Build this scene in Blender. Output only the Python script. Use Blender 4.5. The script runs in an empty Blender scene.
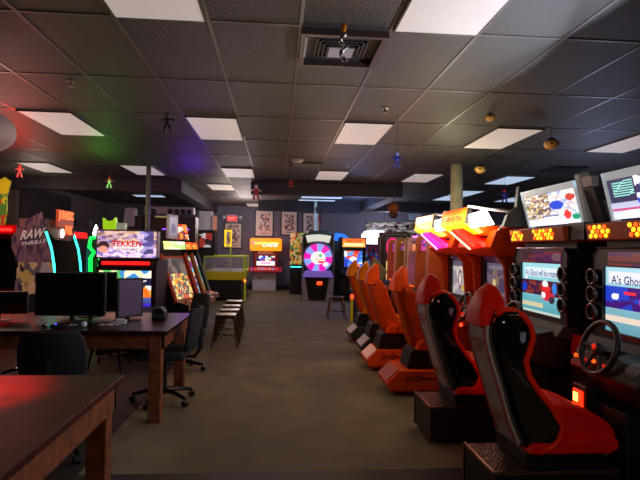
import bpy, bmesh, math, random
from mathutils import Vector, Matrix
random.seed(7)
PI = math.pi
sc = bpy.context.scene
COL = sc.collection

# ---------------------------------------------------------------- helpers
def lin(c):
    out = []
    for v in c[:3]:
        v = v / 255.0
        out.append(v / 12.92 if v <= 0.04045 else ((v + 0.055) / 1.055) ** 2.4)
    return (out[0], out[1], out[2], 1.0)

MATS = {}
def mat(name, rgb, rough=0.6, metal=0.0, emit=0.0, ecol=None, var=0.12, nscale=6.0, bump=0.0, bscale=60.0, coat=0.0):
    if name in MATS: return MATS[name]
    m = bpy.data.materials.new(name); m.use_nodes = True
    nt = m.node_tree; b = nt.nodes['Principled BSDF']
    b.inputs['Roughness'].default_value = rough
    b.inputs['Metallic'].default_value = metal
    if coat: b.inputs['Coat Weight'].default_value = coat
    tc = nt.nodes.new('ShaderNodeTexCoord'); nz = nt.nodes.new('ShaderNodeTexNoise')
    nz.inputs['Scale'].default_value = nscale; nz.inputs['Detail'].default_value = 4
    nt.links.new(tc.outputs['Object'], nz.inputs['Vector'])
    cr = nt.nodes.new('ShaderNodeValToRGB')
    c = lin(rgb)
    cr.color_ramp.elements[0].position = 0.3; cr.color_ramp.elements[1].position = 0.7
    cr.color_ramp.elements[0].color = tuple(x * (1 - var) for x in c[:3]) + (1,)
    cr.color_ramp.elements[1].color = tuple(min(1, x * (1 + var)) for x in c[:3]) + (1,)
    nt.links.new(nz.outputs['Fac'], cr.inputs['Fac'])
    nt.links.new(cr.outputs['Color'], b.inputs['Base Color'])
    if emit > 0:
        b.inputs['Emission Color'].default_value = lin(ecol or rgb)
        b.inputs['Emission Strength'].default_value = emit
    if bump > 0:
        n2 = nt.nodes.new('ShaderNodeTexNoise'); n2.inputs['Scale'].default_value = bscale
        nt.links.new(tc.outputs['Object'], n2.inputs['Vector'])
        bp = nt.nodes.new('ShaderNodeBump'); bp.inputs['Strength'].default_value = bump; bp.inputs['Distance'].default_value = 0.01
        nt.links.new(n2.outputs['Fac'], bp.inputs['Height']); nt.links.new(bp.outputs['Normal'], b.inputs['Normal'])
    MATS[name] = m
    return m

def artmat(name, strength, rough=0.25):
    if name in MATS: return MATS[name]
    m = bpy.data.materials.new(name); m.use_nodes = True
    nt = m.node_tree; b = nt.nodes['Principled BSDF']
    a = nt.nodes.new('ShaderNodeAttribute'); a.attribute_name = 'Col'
    b.inputs['Roughness'].default_value = rough
    nt.links.new(a.outputs['Color'], b.inputs['Base Color'])
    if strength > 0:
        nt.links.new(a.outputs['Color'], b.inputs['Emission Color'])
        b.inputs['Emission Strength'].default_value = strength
    MATS[name] = m
    return m

class MB:
    def __init__(s): s.v = []; s.f = []
    def add(s, vs, fs):
        n = len(s.v); s.v += [tuple(p) for p in vs]; s.f += [tuple(i + n for i in f) for f in fs]; return s
    def box(s, x0, x1, y0, y1, z0, z1, M=None):
        vs = [(x, y, z) for z in (z0, z1) for y in (y0, y1) for x in (x0, x1)]
        if M is not None: vs = [M @ Vector(p) for p in vs]
        return s.add(vs, [(0, 2, 3, 1), (4, 5, 7, 6), (0, 1, 5, 4), (2, 6, 7, 3), (0, 4, 6, 2), (1, 3, 7, 5)])
    def prism(s, pts, a, b, axis='y', sc2=1.0):
        # polygon pts in the plane across `axis`, from a to b
        n = len(pts)
        def P(p, t):
            if axis == 'y': return (p[0], t, p[1])
            if axis == 'x': return (t, p[0], p[1])
            return (p[0], p[1], t)
        vs = [P(p, a) for p in pts] + [P(p, b) for p in pts]
        fs = [tuple(range(n)), tuple(range(2 * n - 1, n - 1, -1))]
        fs += [(i, i + n, (i + 1) % n + n, (i + 1) % n) for i in range(n)]
        return s.add(vs, fs)
    def tube(s, path, r, n=8, closed=False):
        pts = [Vector(p) for p in path]; rings = []
        m = len(pts)
        up = Vector((0, 0, 1)); prev = None
        for i, p in enumerate(pts):
            if closed: t = pts[(i + 1) % m] - pts[i - 1]
            else: t = pts[min(i + 1, m - 1)] - pts[max(i - 1, 0)]
            t.normalize()
            if prev is None:
                a = t.cross(up)
                if a.length < 1e-3: a = t.cross(Vector((1, 0, 0)))
            else:
                a = prev - t * prev.dot(t)
            a.normalize(); prev = a; b = t.cross(a)
            rr = r[i] if isinstance(r, (list, tuple)) else r
            rings.append([p + a * (rr * math.cos(2 * PI * k / n)) + b * (rr * math.sin(2 * PI * k / n)) for k in range(n)])
        vs = [q for g in rings for q in g]; fs = []
        for i in range(m if closed else m - 1):
            j = (i + 1) % m
            for k in range(n):
                fs.append((i * n + k, i * n + (k + 1) % n, j * n + (k + 1) % n, j * n + k))
        if not closed:
            fs.append(tuple(range(n - 1, -1, -1))); fs.append(tuple((m - 1) * n + k for k in range(n)))
        return s.add(vs, fs)
    def cyl(s, p0, p1, r0, r1=None, n=16):
        return s.tube([p0, p1], [r0, r1 if r1 is not None else r0], n)
    def lathe(s, prof, c=(0, 0, 0), n=24, M=None):
        vs = []; fs = []
        for (r, z) in prof:
            for k in range(n):
                a = 2 * PI * k / n
                p = Vector((r * math.cos(a), r * math.sin(a), z))
                if M is not None: p = M @ p
                vs.append(p + Vector(c))
        m = len(prof)
        for i in range(m - 1):
            for k in range(n):
                fs.append((i * n + k, i * n + (k + 1) % n, (i + 1) * n + (k + 1) % n, (i + 1) * n + k))
        fs.append(tuple(range(n - 1, -1, -1))); fs.append(tuple((m - 1) * n + k for k in range(n)))
        return s.add(vs, fs)
    def ball(s, c, rx, ry=None, rz=None, n=14, m=9):
        ry = ry or rx; rz = rz or rx
        prof = []
        for i in range(1, m):
            a = PI * i / m
            prof.append((math.sin(a), -math.cos(a)))
        S = Matrix.Diagonal((rx, ry, rz))
        return s.lathe(prof, c, n, S)
    def build(s, name, m, parent=None, bevel=0.0, seg=2, smooth=False, loc=None):
        me = bpy.data.meshes.new(name); me.from_pydata(s.v, [], s.f); me.validate()
        bm = bmesh.new(); bm.from_mesh(me); bmesh.ops.recalc_face_normals(bm, faces=bm.faces); bm.to_mesh(me); bm.free()
        me.materials.append(m)
        o = bpy.data.objects.new(name, me); COL.objects.link(o)
        if parent: o.parent = parent
        if loc: o.location = loc
        if smooth:
            for p in me.polygons: p.use_smooth = True
        if bevel > 0:
            md = o.modifiers.new('bevel', 'BEVEL'); md.width = bevel; md.segments = seg; md.limit_method = 'ANGLE'; md.angle_limit = 0.6
            for p in me.polygons: p.use_smooth = True
            md.harden_normals = True
        return o

def bx(name, m, parent, x0, x1, y0, y1, z0, z1, bevel=0.0):
    return MB().box(x0, x1, y0, y1, z0, z1).build(name, m, parent, bevel)

def thing(name, label, cat, loc=(0, 0, 0), rz=0.0, group=None):
    o = bpy.data.objects.new(name, None); COL.objects.link(o)
    o.empty_display_size = 0.1
    o.location = loc; o.rotation_euler = (0, 0, rz); o['label'] = label; o['category'] = cat
    if group: o['group'] = group
    return o
def tag(o, label, cat, group=None):
    o['label'] = label; o['category'] = cat
    if group: o['group'] = group
    return o
def struct(o): o['kind'] = 'structure'; return o
def dup(root, loc, label, rz=None, group=None):
    r = root.copy(); COL.objects.link(r); r.location = loc; r['label'] = label
    if rz is not None: r.rotation_euler = (0, 0, rz)
    if group: r['group'] = group
    def rec(a, b):
        for ch in list(a.children):
            c = ch.copy(); COL.objects.link(c); c.parent = b
            rec(ch, c)
    rec(root, r)
    return r

# ---- small painter: a picture is a grid of coloured cells on a real slab
def inpoly(x, y, P):
    c = False; j = len(P) - 1
    for i in range(len(P)):
        if (P[i][1] > y) != (P[j][1] > y) and x < (P[j][0] - P[i][0]) * (y - P[i][1]) / (P[j][1] - P[i][1]) + P[i][0]: c = not c
        j = i
    return c
def paint(nx, ny, shapes, seed=1):
    rnd = random.Random(seed)
    g = [[(0, 0, 0)] * nx for _ in range(ny)]
    for s in shapes:
        k = s[0]
        pts = None
        if k == 'n':   # patches: ('n', count, colours, x0,y0,x1,y1)
            x0, y0, x1, y1 = s[3:7] if len(s) > 3 else (0, 0, 1, 1)
            pts = [(rnd.uniform(x0, x1), rnd.uniform(y0, y1), rnd.choice(s[2])) for _ in range(s[1])]
        for j in range(ny):
            for i in range(nx):
                u = (i + .5) / nx; v = (j + .5) / ny
                if k == 'r' and s[1] <= u <= s[3] and s[2] <= v <= s[4]: g[j][i] = s[5]
                elif k == 'g': g[j][i] = tuple(a + (b - a) * v for a, b in zip(s[1], s[2]))
                elif k == 'e' and ((u - s[1]) / s[3]) ** 2 + ((v - s[2]) / s[4]) ** 2 <= 1: g[j][i] = s[5]
                elif k == 'p' and inpoly(u, v, s[1]): g[j][i] = s[2]
                elif k == 'n' and x0 <= u <= x1 and y0 <= v <= y1:
                    g[j][i] = min(pts, key=lambda p: (p[0] - u) ** 2 + (p[1] - v) ** 2)[2]
    return g
def art(name, m, parent, o, u, v, shapes, nx=40, ny=30, t=0.01, seed=1, mask=None):
    """slab whose front face (normal u x v) carries the picture; o = lower left corner"""
    o = Vector(o); u = Vector(u); v = Vector(v); n = u.cross(v).normalized()
    g = paint(nx, ny, shapes, seed)
    vs = []; fs = []; cols = []
    for j in range(ny + 1):
        for i in range(nx + 1): vs.append(o + u * (i / nx) + v * (j / ny))
    for j in range(ny):
        for i in range(nx):
            if mask and not mask((i + .5) / nx, (j + .5) / ny): continue
            a = j * (nx + 1) + i
            fs.append((a, a + 1, a + nx + 2, a + nx + 1)); cols.append(lin(g[j][i]))
    if not mask:
        b = len(vs); B = [o, o + u, o + u + v, o + v]
        vs += B; vs += [p - n * t for p in B]
        for q in ((b, b + 4, b + 5, b + 1), (b + 1, b + 5, b + 6, b + 2), (b + 2, b + 6, b + 7, b + 3), (b + 3, b + 7, b + 4, b), (b + 4, b + 7, b + 6, b + 5)):
            fs.append(q); cols.append((.01, .01, .01, 1))
    me = bpy.data.meshes.new(name); me.from_pydata(vs, [], fs)
    ca = me.color_attributes.new('Col', 'FLOAT_COLOR', 'CORNER')
    for p, c in zip(me.polygons, cols):
        for li in p.loop_indices: ca.data[li].color = c
    me.materials.append(m)
    ob = bpy.data.objects.new(name, me); COL.objects.link(ob)
    if parent: ob.parent = parent
    return ob

def text(name, s, m, parent, o, u, v, shear=0.0, ext=0.004, bold=0.0):
    """lettering that fills the rectangle o, u, v; stands ext proud of it"""
    cu = bpy.data.curves.new(name, 'FONT'); cu.body = s; cu.shear = shear; cu.offset = bold; cu.resolution_u = 2
    t = bpy.data.objects.new(name, cu); COL.objects.link(t)
    bpy.context.view_layer.update()
    dg = bpy.context.evaluated_depsgraph_get()
    me = bpy.data.meshes.new_from_object(t.evaluated_get(dg))
    bpy.data.objects.remove(t)
    o = Vector(o); u = Vector(u); v = Vector(v); n = u.cross(v).normalized()
    xs = [p.co.x for p in me.vertices]; ys = [p.co.y for p in me.vertices]
    x0, x1, y0, y1 = min(xs), max(xs), min(ys), max(ys)
    for p in me.vertices:
        p.co = o + u * ((p.co.x - x0) / (x1 - x0)) + v * ((p.co.y - y0) / (y1 - y0)) + n * ext
    me.materials.clear(); me.materials.append(m)
    ob = bpy.data.objects.new(name, me); COL.objects.link(ob)
    if parent: ob.parent = parent
    return ob

# ---------------------------------------------------------------- camera
CAMH = 1.43; A, PT, RO = 0.0813, 0.0187, 0.016
f = Vector((math.sin(A) * math.cos(PT), math.cos(A) * math.cos(PT), math.sin(PT)))
r0 = Vector((math.cos(A), -math.sin(A), 0)); u0 = r0.cross(f)
R = r0 * math.cos(RO) + u0 * math.sin(RO); U = u0 * math.cos(RO) - r0 * math.sin(RO)
cam = bpy.data.cameras.new('camera'); co = bpy.data.objects.new('camera', cam); COL.objects.link(co)
M = Matrix((R, U, -f)).transposed().to_4x4(); M.translation = (0, 0, CAMH); co.matrix_world = M
cam.sensor_width = 36; cam.lens = 518 * 36 / 640; cam.clip_start = 0.05; cam.clip_end = 100
sc.camera = co

# ---------------------------------------------------------------- materials
m_black = mat('black_plastic', (16, 15, 17), .45)
m_dark = mat('dark_laminate', (24, 21, 24), .5)
m_char = mat('charcoal', (42, 40, 44), .6)
m_grey = mat('grey_plastic', (120, 120, 128), .5)
m_white = mat('white_plastic', (215, 215, 220), .4)
m_pale = mat('pale_panel', (170, 165, 172), .45)
m_orange = mat('orange_plastic', (240, 80, 4), .5)
m_orange2 = mat('amber_orange_plastic', (214, 120, 18), .4)
m_dorange = mat('burnt_orange', (190, 68, 10), .5)
m_red = mat('red_vinyl', (222, 22, 6), .5)
m_redpipe = mat('red_piping', (240, 44, 12), .4)
m_redp = mat('red_panel', (150, 14, 20), .45)
m_gloss = mat('gloss_black', (8, 8, 10), .14, coat=.6)
m_metal = mat('brushed_metal', (165, 160, 155), .3, metal=1)
m_bronze = mat('bronze_metal', (100, 78, 60), .28, metal=1)
m_wood = mat('dark_wood', (82, 38, 22), .45, var=.5, nscale=9, bump=.25, bscale=25)
m_woodl = mat('worn_wood', (120, 66, 34), .5, var=.45, nscale=14, bump=.3, bscale=30)
m_mesh = mat('black_fabric', (26, 28, 32), .85, bump=.3, bscale=200)
m_yellow = mat('yellow_laminate', (228, 218, 36), .4)
m_tread = mat('diamond_plate', (78, 54, 42), .35, metal=.8, bump=1.0, bscale=70)
m_string = mat('string', (70, 68, 66), .8)
m_wtext = mat('white_print', (225, 220, 215), .5)
m_rawt = mat('bright_white_print', (245, 242, 240), .5)
m_rtext = mat('red_print', (175, 40, 34), .5)
m_ktext = mat('black_print', (14, 12, 12), .5)
for m_ in (m_red, m_redpipe, m_orange, m_orange2, m_dorange): m_.node_tree.nodes['Principled BSDF'].inputs['Specular IOR Level'].default_value = .15
A_PRINT = artmat('printed_art', 0.0, .35)
A_SCR = artmat('screen_art', 1.1)
A_SCRB = artmat('bright_backlit_art', 1.25)
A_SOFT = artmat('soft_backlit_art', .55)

# ---------------------------------------------------------------- setting
HC = 2.93
m_floor = mat('floor_carpet', (115, 105, 76), .75, var=.22, nscale=3, bump=.35, bscale=90)
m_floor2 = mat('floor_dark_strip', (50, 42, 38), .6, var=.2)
struct(bx('floor', m_floor, None, -9, 9, -3, 18.6, -.1, 0))
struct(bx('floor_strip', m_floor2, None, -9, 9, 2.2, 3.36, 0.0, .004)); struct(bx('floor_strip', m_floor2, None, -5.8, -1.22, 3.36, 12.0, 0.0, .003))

def ceiling_mat():
    m = bpy.data.materials.new('ceiling_tile'); m.use_nodes = True; nt = m.node_tree
    b = nt.nodes['Principled BSDF']; b.inputs['Roughness'].default_value = .55
    tc = nt.nodes.new('ShaderNodeTexCoord')
    nz = nt.nodes.new('ShaderNodeTexNoise'); nz.inputs['Scale'].default_value = 70; nz.inputs['Detail'].default_value = 3
    nt.links.new(tc.outputs['Object'], nz.inputs['Vector'])
    vo = nt.nodes.new('ShaderNodeTexNoise'); vo.inputs['Scale'].default_value = .9
    nt.links.new(tc.outputs['Object'], vo.inputs['Vector'])
    cr = nt.nodes.new('ShaderNodeValToRGB'); cr.color_ramp.elements[0].color = lin((60, 58, 54)); cr.color_ramp.elements[1].color = lin((76, 74, 69))
    nt.links.new(vo.outputs['Fac'], cr.inputs['Fac']); nt.links.new(cr.outputs['Color'], b.inputs['Base Color'])
    bp = nt.nodes.new('ShaderNodeBump'); bp.inputs['Strength'].default_value = 1; bp.inputs['Distance'].default_value = .008
    nt.links.new(nz.outputs['Fac'], bp.inputs['Height']); nt.links.new(bp.outputs['Normal'], b.inputs['Normal'])
    return m
X0, DX, Y0, DY = .13, .61, 3.44, 1.245
def cx(i): return X0 + DX * i
def cy(j): return Y0 + DY * j
# cells with a light: (i, j) -> lower left corner of the cell
LIGHTS = [(-2, -1), (1, -1), (-5, 2), (-2, 2), (1, 2), (4, 2), (7, 2), (-8, 5), (-5, 5), (-2, 5), (1, 5), (4, 5), (7, 5),
          (-3, 7), (-2, 11), (7, 7), (7, 8), (10, 8), (-6, -1), (5, -1), (-2, -4), (3, -4)]
WIDE = [(.62, 1.82, 14.2, 14.9), (.58, 1.72, 15.3, 15.75), (-4.0, -2.9, 13.7, 14.3), (-4.2, -3.3, 15.1, 15.7)]
bx('ceiling', ceiling_mat(), None, -9, 9, -3, 18.6, HC, HC + .1)['kind'] = 'structure'
g = MB()
for i in range(-15, 15): g.box(cx(i) - .012, cx(i) + .012, -3, 18.6, HC - .006, HC)
for j in range(-5, 13): g.box(-9, 9, cy(j) - .012, cy(j) + .012, HC - .0055, HC)
struct(g.build('ceiling_grid', mat('grid_tee', (92, 84, 80), .4)))
m_wall = mat('wall_slate', (112, 112, 128), .8, var=.05)
m_wallb = mat('wall_brown_grey', (98, 86, 80), .8, var=.06)
struct(bx('wall_back', m_wall, None, -6, 9, 18.5, 18.6, 0, HC))
struct(bx('wall_left', m_wallb, None, -6.0, -5.9, 12.3, 18.5, 0, HC))
struct(bx('wall_jog', m_wallb, None, -9, -5.9, 12.2, 12.3, 0, HC))
struct(bx('wall_far_left', m_wallb, None, -9.1, -9, -3, 12.3, 0, HC))
struct(bx('wall_right', m_wall, None, 9, 9.1, -3, 18.6, 0, HC))
struct(bx('wall_front', m_wallb, None, -9, 9, -3.1, -3, 0, HC))
struct(bx('trim_1', mat('dark_door_panel', (46, 30, 28), .7), None, -5.9, -5.86, 12.35, 15.2, 0, 2.8))
struct(bx('baseboard_back', m_black, None, -5.9, 9, 18.47, 18.5, 0, .14))
m_beam = mat('beam_black', (46, 44, 50), .6)
for n, a in enumerate([(-9, -2.15, 11.7, 12.0, 2.66, HC), (-2.45, -2.15, 12.0, 18.5, 2.66, HC), (-.62, 2.85, 11.7, 12.0, 2.66, HC),
                       (2.55, 2.85, 12.0, 16.3, 2.66, HC), (-.62, 2.55, 16.0, 16.3, 2.6, HC), (2.85, 5.6, 16.0, 16.3, 2.66, HC)]):
    struct(bx('ceiling_beam', m_beam, None, *a))

m_dif = mat('light_diffuser', (190, 184, 178), .5, emit=.38, ecol=(238, 220, 212), var=.03)
m_difb = mat('cool_light_diffuser', (205, 215, 230), .5, emit=.75, ecol=(190, 215, 245), var=.03)
m_frame = mat('light_frame', (60, 56, 56), .4)
def clight(x0, x1, y0, y1, label, md):
    t = thing('ceiling_light', label, 'ceiling light', ((x0 + x1) / 2, (y0 + y1) / 2, HC - .02), group='lay-in ceiling lights')
    a, b = (x1 - x0) / 2 - .012, (y1 - y0) / 2 - .012
    fr = MB()
    fr.box(-a, a, -b, -b + .012, -.004, .012); fr.box(-a, a, b - .012, b, -.004, .012)
    fr.box(-a, -a + .012, -b, b, -.004, .012); fr.box(a - .012, a, -b, b, -.004, .012)
    fr.build('frame', m_frame, t)
    MB().box(-a + .012, a - .012, -b + .012, b - .012, 0, .012).build('diffuser', md, t, )
    return t
LN = {(-2, -1): 'square-looking pale ceiling panel cut by the top edge, left of the picture',
      (1, -1): 'large pale ceiling panel cut by the top edge, right of the air vent',
      (-5, 2): 'lilac-tinted ceiling panel at upper left above the red glow',
      (-2, 2): 'pale ceiling panel just left of centre, in the second row of lights',
      (1, 2): 'warm pale ceiling panel right of the air vent column, second row of lights',
      (4, 2): 'bright ceiling panel beside the tan hanging ornaments, second row of lights',
      (7, 2): 'ceiling panel cut by the right edge above the bright marquees',
      (-8, 5): 'reddish ceiling panel in the third row, farthest to the left',
      (-5, 5): 'ceiling panel crossed by the thin grey pole',
      (-2, 5): 'ceiling panel in the third row, left of the smoke detector',
      (1, 5): 'ceiling panel in the third row, just right of the slotted vent',
      (4, 5): 'ceiling panel in the third row, behind the blue hanging figure',
      (7, 5): 'cool ceiling panel in the third row, right of the cream column',
      (-3, 7): 'small far ceiling panel under the purple glow', (-2, 11): 'tiny ceiling panel right above the picture-hung back wall',
      (7, 7): 'far ceiling panel above the first backlit marquee', (7, 8): 'far ceiling panel beside the cream column',
      (10, 8): 'far ceiling panel behind the tilted backlit marquee', (-6, -1): 'ceiling panel above the near wooden table, out to the left',
      (5, -1): 'ceiling panel above the nearest racing seats', (-2, -4): 'ceiling panel behind the viewer on the left', (3, -4): 'ceiling panel behind the viewer on the right'}
for (i, j) in LIGHTS:
    clight(cx(i), cx(i + 1), cy(j), cy(j + 1), LN[(i, j)], m_difb if (i >= 7 and j > 2) else m_dif)
for n, w in enumerate(WIDE):
    clight(*w, ['nearer of the two crosswise ceiling lights behind the black centre beam', 'farther of the two crosswise ceiling lights behind the black centre beam',
                'nearer crosswise ceiling light behind the left beam', 'farther crosswise ceiling light behind the left beam'][n], m_difb)

# air vent box in its own cell
t = thing('ceiling_vent', 'boxed square air diffuser in the ceiling near the top centre', 'vent', (cx(0) + DX / 2, cy(0) + .33, HC), group=None)
fr = MB()
for a in ((-.30, .30, -.31, -.27), (-.30, .30, .27, .31), (-.30, -.26, -.27, .27), (.26, .30, -.27, .27)): fr.box(*a, -.05, 0)
fr.build('frame', mat('vent_frame', (70, 52, 50), .4), t)
bx('white_strip', m_pale, t, -.27, -.255, -.27, .1, -.055, -.05)
for k in range(4):
    s = .19 - .028 * k
    q = MB()
    for a in ((-s, s, -s, -s + .014), (-s, s, s - .014, s), (-s, -s + .014, -s, s), (s - .014, s, -s, s)): q.box(*a, -.02 - .008 * k, 0)
    q.build('louver_ring', m_char, t)
bx('core', m_pale, t, -.09, .09, -.09, .09, -.05, 0)
t = thing('ceiling_vent', 'slotted dark vent beside the smoke detector', 'vent', (.48, 9.05, HC))
bx('frame', m_char, t, -.28, .28, -.22, .22, -.02, 0)
for k in range(5): bx('slat', m_grey, t, -.24, .24, -.16 + .07 * k, -.14 + .07 * k, -.03, -.02)
t = thing('ceiling_vent', 'dark square return vent over the backlit marquees', 'vent', (5.0, 8.75, HC))
bx('frame', m_black, t, -.3, .3, -.3, .3, -.02, 0)
for k in range(6): bx('slat', m_char, t, -.26, .26, -.22 + .08 * k, -.2 + .08 * k, -.03, -.02)
t = thing('smoke_detector', 'round white smoke detector on the ceiling', 'smoke detector', (.3, 8.6, HC))
MB().lathe([(.11, 0), (.11, -.02), (.08, -.05), (.02, -.055)]).build('housing', m_pale, t, smooth=True)
SPR = [((-1.9, 4.85), 'ceiling sprinkler at upper left above the lilac panel'), ((1.1, 5.35), 'ceiling sprinkler above the blue hanging figure'),
       ((1.18, 8.95), 'ceiling sprinkler left of the third-row light'), ((4.2, 8.5), 'ceiling sprinkler right of the tan ornaments'), ((-1.9, 9.4), 'ceiling sprinkler in the purple glow')]
for p, l in SPR:
    t = thing('ceiling_sprinkler', l, 'sprinkler', (p[0], p[1], HC), group='ceiling sprinklers')
    MB().lathe([(.04, 0), (.04, -.008), (.012, -.012), (.012, -.04)], n=12).build('escutcheon', m_metal, t)
    MB().lathe([(.03, -.055), (.03, -.05)], n=8).build('deflector', m_metal, t)
    bx('frame_arm', m_metal, t, -.018, -.012, -.004, .004, -.052, -.03)

# posts
t = thing('support_pole', 'thin grey pole rising behind the fighting game marquee', 'pole', (-2.32, 9.45, 0))
MB().cyl((0, 0, .02), (0, 0, HC), .042).build('shaft', m_grey, t, smooth=True); bx('base_plate', m_grey, t, -.1, .1, -.1, .1, 0, .02)
o = MB().cyl((3.06, 8.7, 0), (3.06, 8.7, HC), .105, n=28).build('support_column', mat('cream_paint', (205, 205, 175), .6), smooth=True)
tag(o, 'thick round cream column behind the orange racing cabinets', 'column')
o = MB().cyl((1.14, 15.8, 0), (1.14, 15.8, HC), .042, n=16).build('support_pole', mat('pale_teal_paint', (215, 240, 232), .6), smooth=True)
tag(o, 'slim pale pole behind the prize wheel', 'pole')

# ---------------------------------------------------------------- kart racing seats (occupant faces +X)
def interp(P, z):
    for (za, xa), (zb, xb) in zip(P, P[1:]):
        if za <= z <= zb: return xa + (xb - xa) * (z - za) / (zb - za)
    return P[-1][1] if z > P[-1][0] else P[0][1]
def wings(t, ZB, ZT, D, m, y0, y1, z0, z1, pw=.6, N=22):
    for sy in (-1, 1):
        vs = []; fs = []; K = 8
        for l in (0, 1):
            for i in range(N + 1):
                z = z0 + (z1 - z0) * i / N; a = interp(ZB, z); b = interp(ZT, z)
                for k in range(K + 1):
                    u = k / K
                    vs.append((a + (b - a) * u - D + l * .012, sy * (y0 + (y1 - y0) * u ** pw - .014 * l), z))
        W = K + 1; L = (N + 1) * W
        for i in range(N):
            for k in range(K):
                q = i * W + k
                fs.append((q, q + 1, q + W + 1, q + W)); fs.append((L + q, L + q + W, L + q + W + 1, L + q + 1))
            fs.append((i * W, i * W + W, L + i * W + W, L + i * W)); q = i * W + K; fs.append((q, L + q, L + q + W, q + W))
        for k in range(K): fs.append((k, L + k, L + k + 1, k + 1)); q = N * W + k; fs.append((q, q + 1, L + q + 1, L + q))
        MB().add(vs, fs).build('side_wing', m, t, smooth=True)
def kart_seat(loc, label):
    t = thing('racing_chair', label, 'racing seat', loc, group='red and black bucket seats')
    D = 1.3
    def S(pts): return [(x - D, z) for x, z in pts]
    trim = S([(1.16, 1.10), (1.20, 1.13), (1.25, 1.125), (1.29, 1.10), (1.33, 1.05), (1.345, .99), (1.325, .92), (1.305, .86), (1.325, .78), (1.38, .70), (1.455, .61), (1.51, .52), (1.49, .45), (1.45, .41), (1.38, .385)])
    ZB = [(.38, 1.335), (.52, 1.275), (.69, 1.225), (.84, 1.175), (.96, 1.145), (1.04, 1.145), (1.12, 1.18)]
    ZT = [(.38, 1.40), (.41, 1.45), (.45, 1.49), (.52, 1.51), (.61, 1.455), (.70, 1.38), (.78, 1.325), (.86, 1.305), (.92, 1.325), (.99, 1.345), (1.05, 1.33), (1.10, 1.29), (1.125, 1.25)]
    wings(t, ZB, ZT, D, m_gloss, .135, .235, .38, 1.12, .4)
    for sy in (-1, 1):
        MB().tube([(x, sy * (.235 if x > -.05 else .2), z) for x, z in trim], .016, 8).build('piping', m_redpipe, t, smooth=True)
    # white rear shell
    for_back = S([(1.315, .385), (1.26, .52), (1.21, .69), (1.16, .84), (1.13, .96), (1.13, 1.03)])
    sh = for_back + [(x + .03, z + .012) for x, z in reversed(for_back)]
    bk = MB().prism(sh, -.135, .135).build('rear_shell', m_pale, t, .008)
    # dark strips and lettering on the white shell
    for y0 in (-.122, .11):
        MB().prism([(x - .004, z) for x, z in for_back] + [(x + .01, z + .004) for x, z in reversed(for_back)], y0, y0 + .015).build('stripe', m_rtext, bk)
    def onb(z):   # x of the shell's rear face at height z
        P = for_back
        for (xa, za), (xb, zb) in zip(P, P[1:]):
            if za <= z <= zb: return xa + (xb - xa) * (z - za) / (zb - za)
        return P[-1][0]
    for z0, z1, s in ((.87, .95, 'GP'), (.47, .54, 'KART')):
        xa, xb = onb(z0), onb(z1)
        text('lettering', s, m_rtext, bk, (xa - .002, .08, z0), (0, -.16, 0), (xb - xa, 0, z1 - z0), .2)
    # red pads
    pad = S([(1.13, .98), (1.26, 1.03), (1.29, .95), (1.25, .85), (1.27, .75), (1.33, .62), (1.40, .52), (1.28, .45), (1.22, .58), (1.17, .74)])
    MB().prism([(x + .03, z - .01) for x, z in pad], -.12, .12).build('back_cushion', m_red, t, .02, 3)
    head = S([(1.10, 1.02), (1.11, 1.12), (1.145, 1.21), (1.195, 1.258), (1.235, 1.235), (1.262, 1.17), (1.262, 1.11), (1.2, 1.07), (1.145, 1.03)])
    hb = MB(); n = len(head); secs = [(-.13, .80), (-.105, .95), (-.06, 1.0), (.06, 1.0), (.105, .95), (.13, .80)]
    cxm = sum(p[0] for p in head) / n; czm = 1.06
    vs = []; fs = []
    for (y, k) in secs:
        for (x, z) in head: vs.append((cxm + (x - cxm) * k, y * (1.05 - .65 * max(0, (z - 1.03) / .23) ** 1.6), czm + (z - czm) * k))
    for i in range(len(secs) - 1):
        for j in range(n): fs.append((i * n + j, i * n + (j + 1) % n, (i + 1) * n + (j + 1) % n, (i + 1) * n + j))
    fs.append(tuple(range(n))); fs.append(tuple(range(len(vs) - 1, len(vs) - n - 1, -1)))
    hb.add(vs, fs).build('headrest', m_red, t, .02, 3)
    cu = S([(1.42, .375), (1.41, .43), (1.42, .54), (1.47, .625), (1.58, .62), (1.70, .58), (1.80, .52), (1.845, .46), (1.82, .40), (1.78, .378), (1.5, .37)])
    MB().prism(cu, -.2, .2).build('seat_cushion', m_red, t, .03, 4)
    MB().prism(S([(1.33, .372), (1.36, .425), (1.6, .45), (1.82, .45), (1.83, .40), (1.78, .372)]), -.232, .232).build('seat_base', m_red, t, .012)
    # emblems on the near wing
    text('emblem', '★', m_wtext, t, (1.255 - D, -.238, 1.0), (.035, 0, 0), (0, 0, .05)) if False else None
    MB().prism([(-.03, 1.01), (.0, 1.015), (0, .975), (-.015, .955), (-.03, .975)], -.243, -.234).build('shield_emblem', mat('pale_blue_print', (150, 160, 205), .4), t)
    MB().prism([(-.08, .84), (-.03, .81), (.04, .72), (.0, .735)], -.240, -.228).build('silver_emblem', mat('dull_silver_print', (88, 88, 100), .35, metal=.6), t)
    MB().ball((-.10, -.2, 1.06), .012, .008, .012, 8, 6).build('bolt', m_metal, t)
    # pedestal + platform
    MB().prism(S([(1.34, .28), (1.33, .372), (1.78, .372), (1.80, .28)]), -.2, .2).build('pedestal', m_black, t, .008)
    MB().ball((.47, -.2, .375), .02).build('end_knob', m_pale, t, smooth=True)
    p = bx('platform', m_black, t, -.16, .53, -.22, .2, .03, .275, .006)
    bx('tread_plate', m_tread, p, -.155, .52, -.215, .195, .275, .281)
    q = MB()
    q.box(-.166, -.15, -.226, .206, .268, .288); q.box(-.166, .53, -.226, -.214, .268, .286); q.box(-.166, -.154, .19, .206, .03, .27); q.box(-.166, -.154, -.226, -.214, .03, .27)
    q.build('edge_strip', mat('worn_edge_metal', (130, 96, 78), .35, metal=.9), p)
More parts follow.
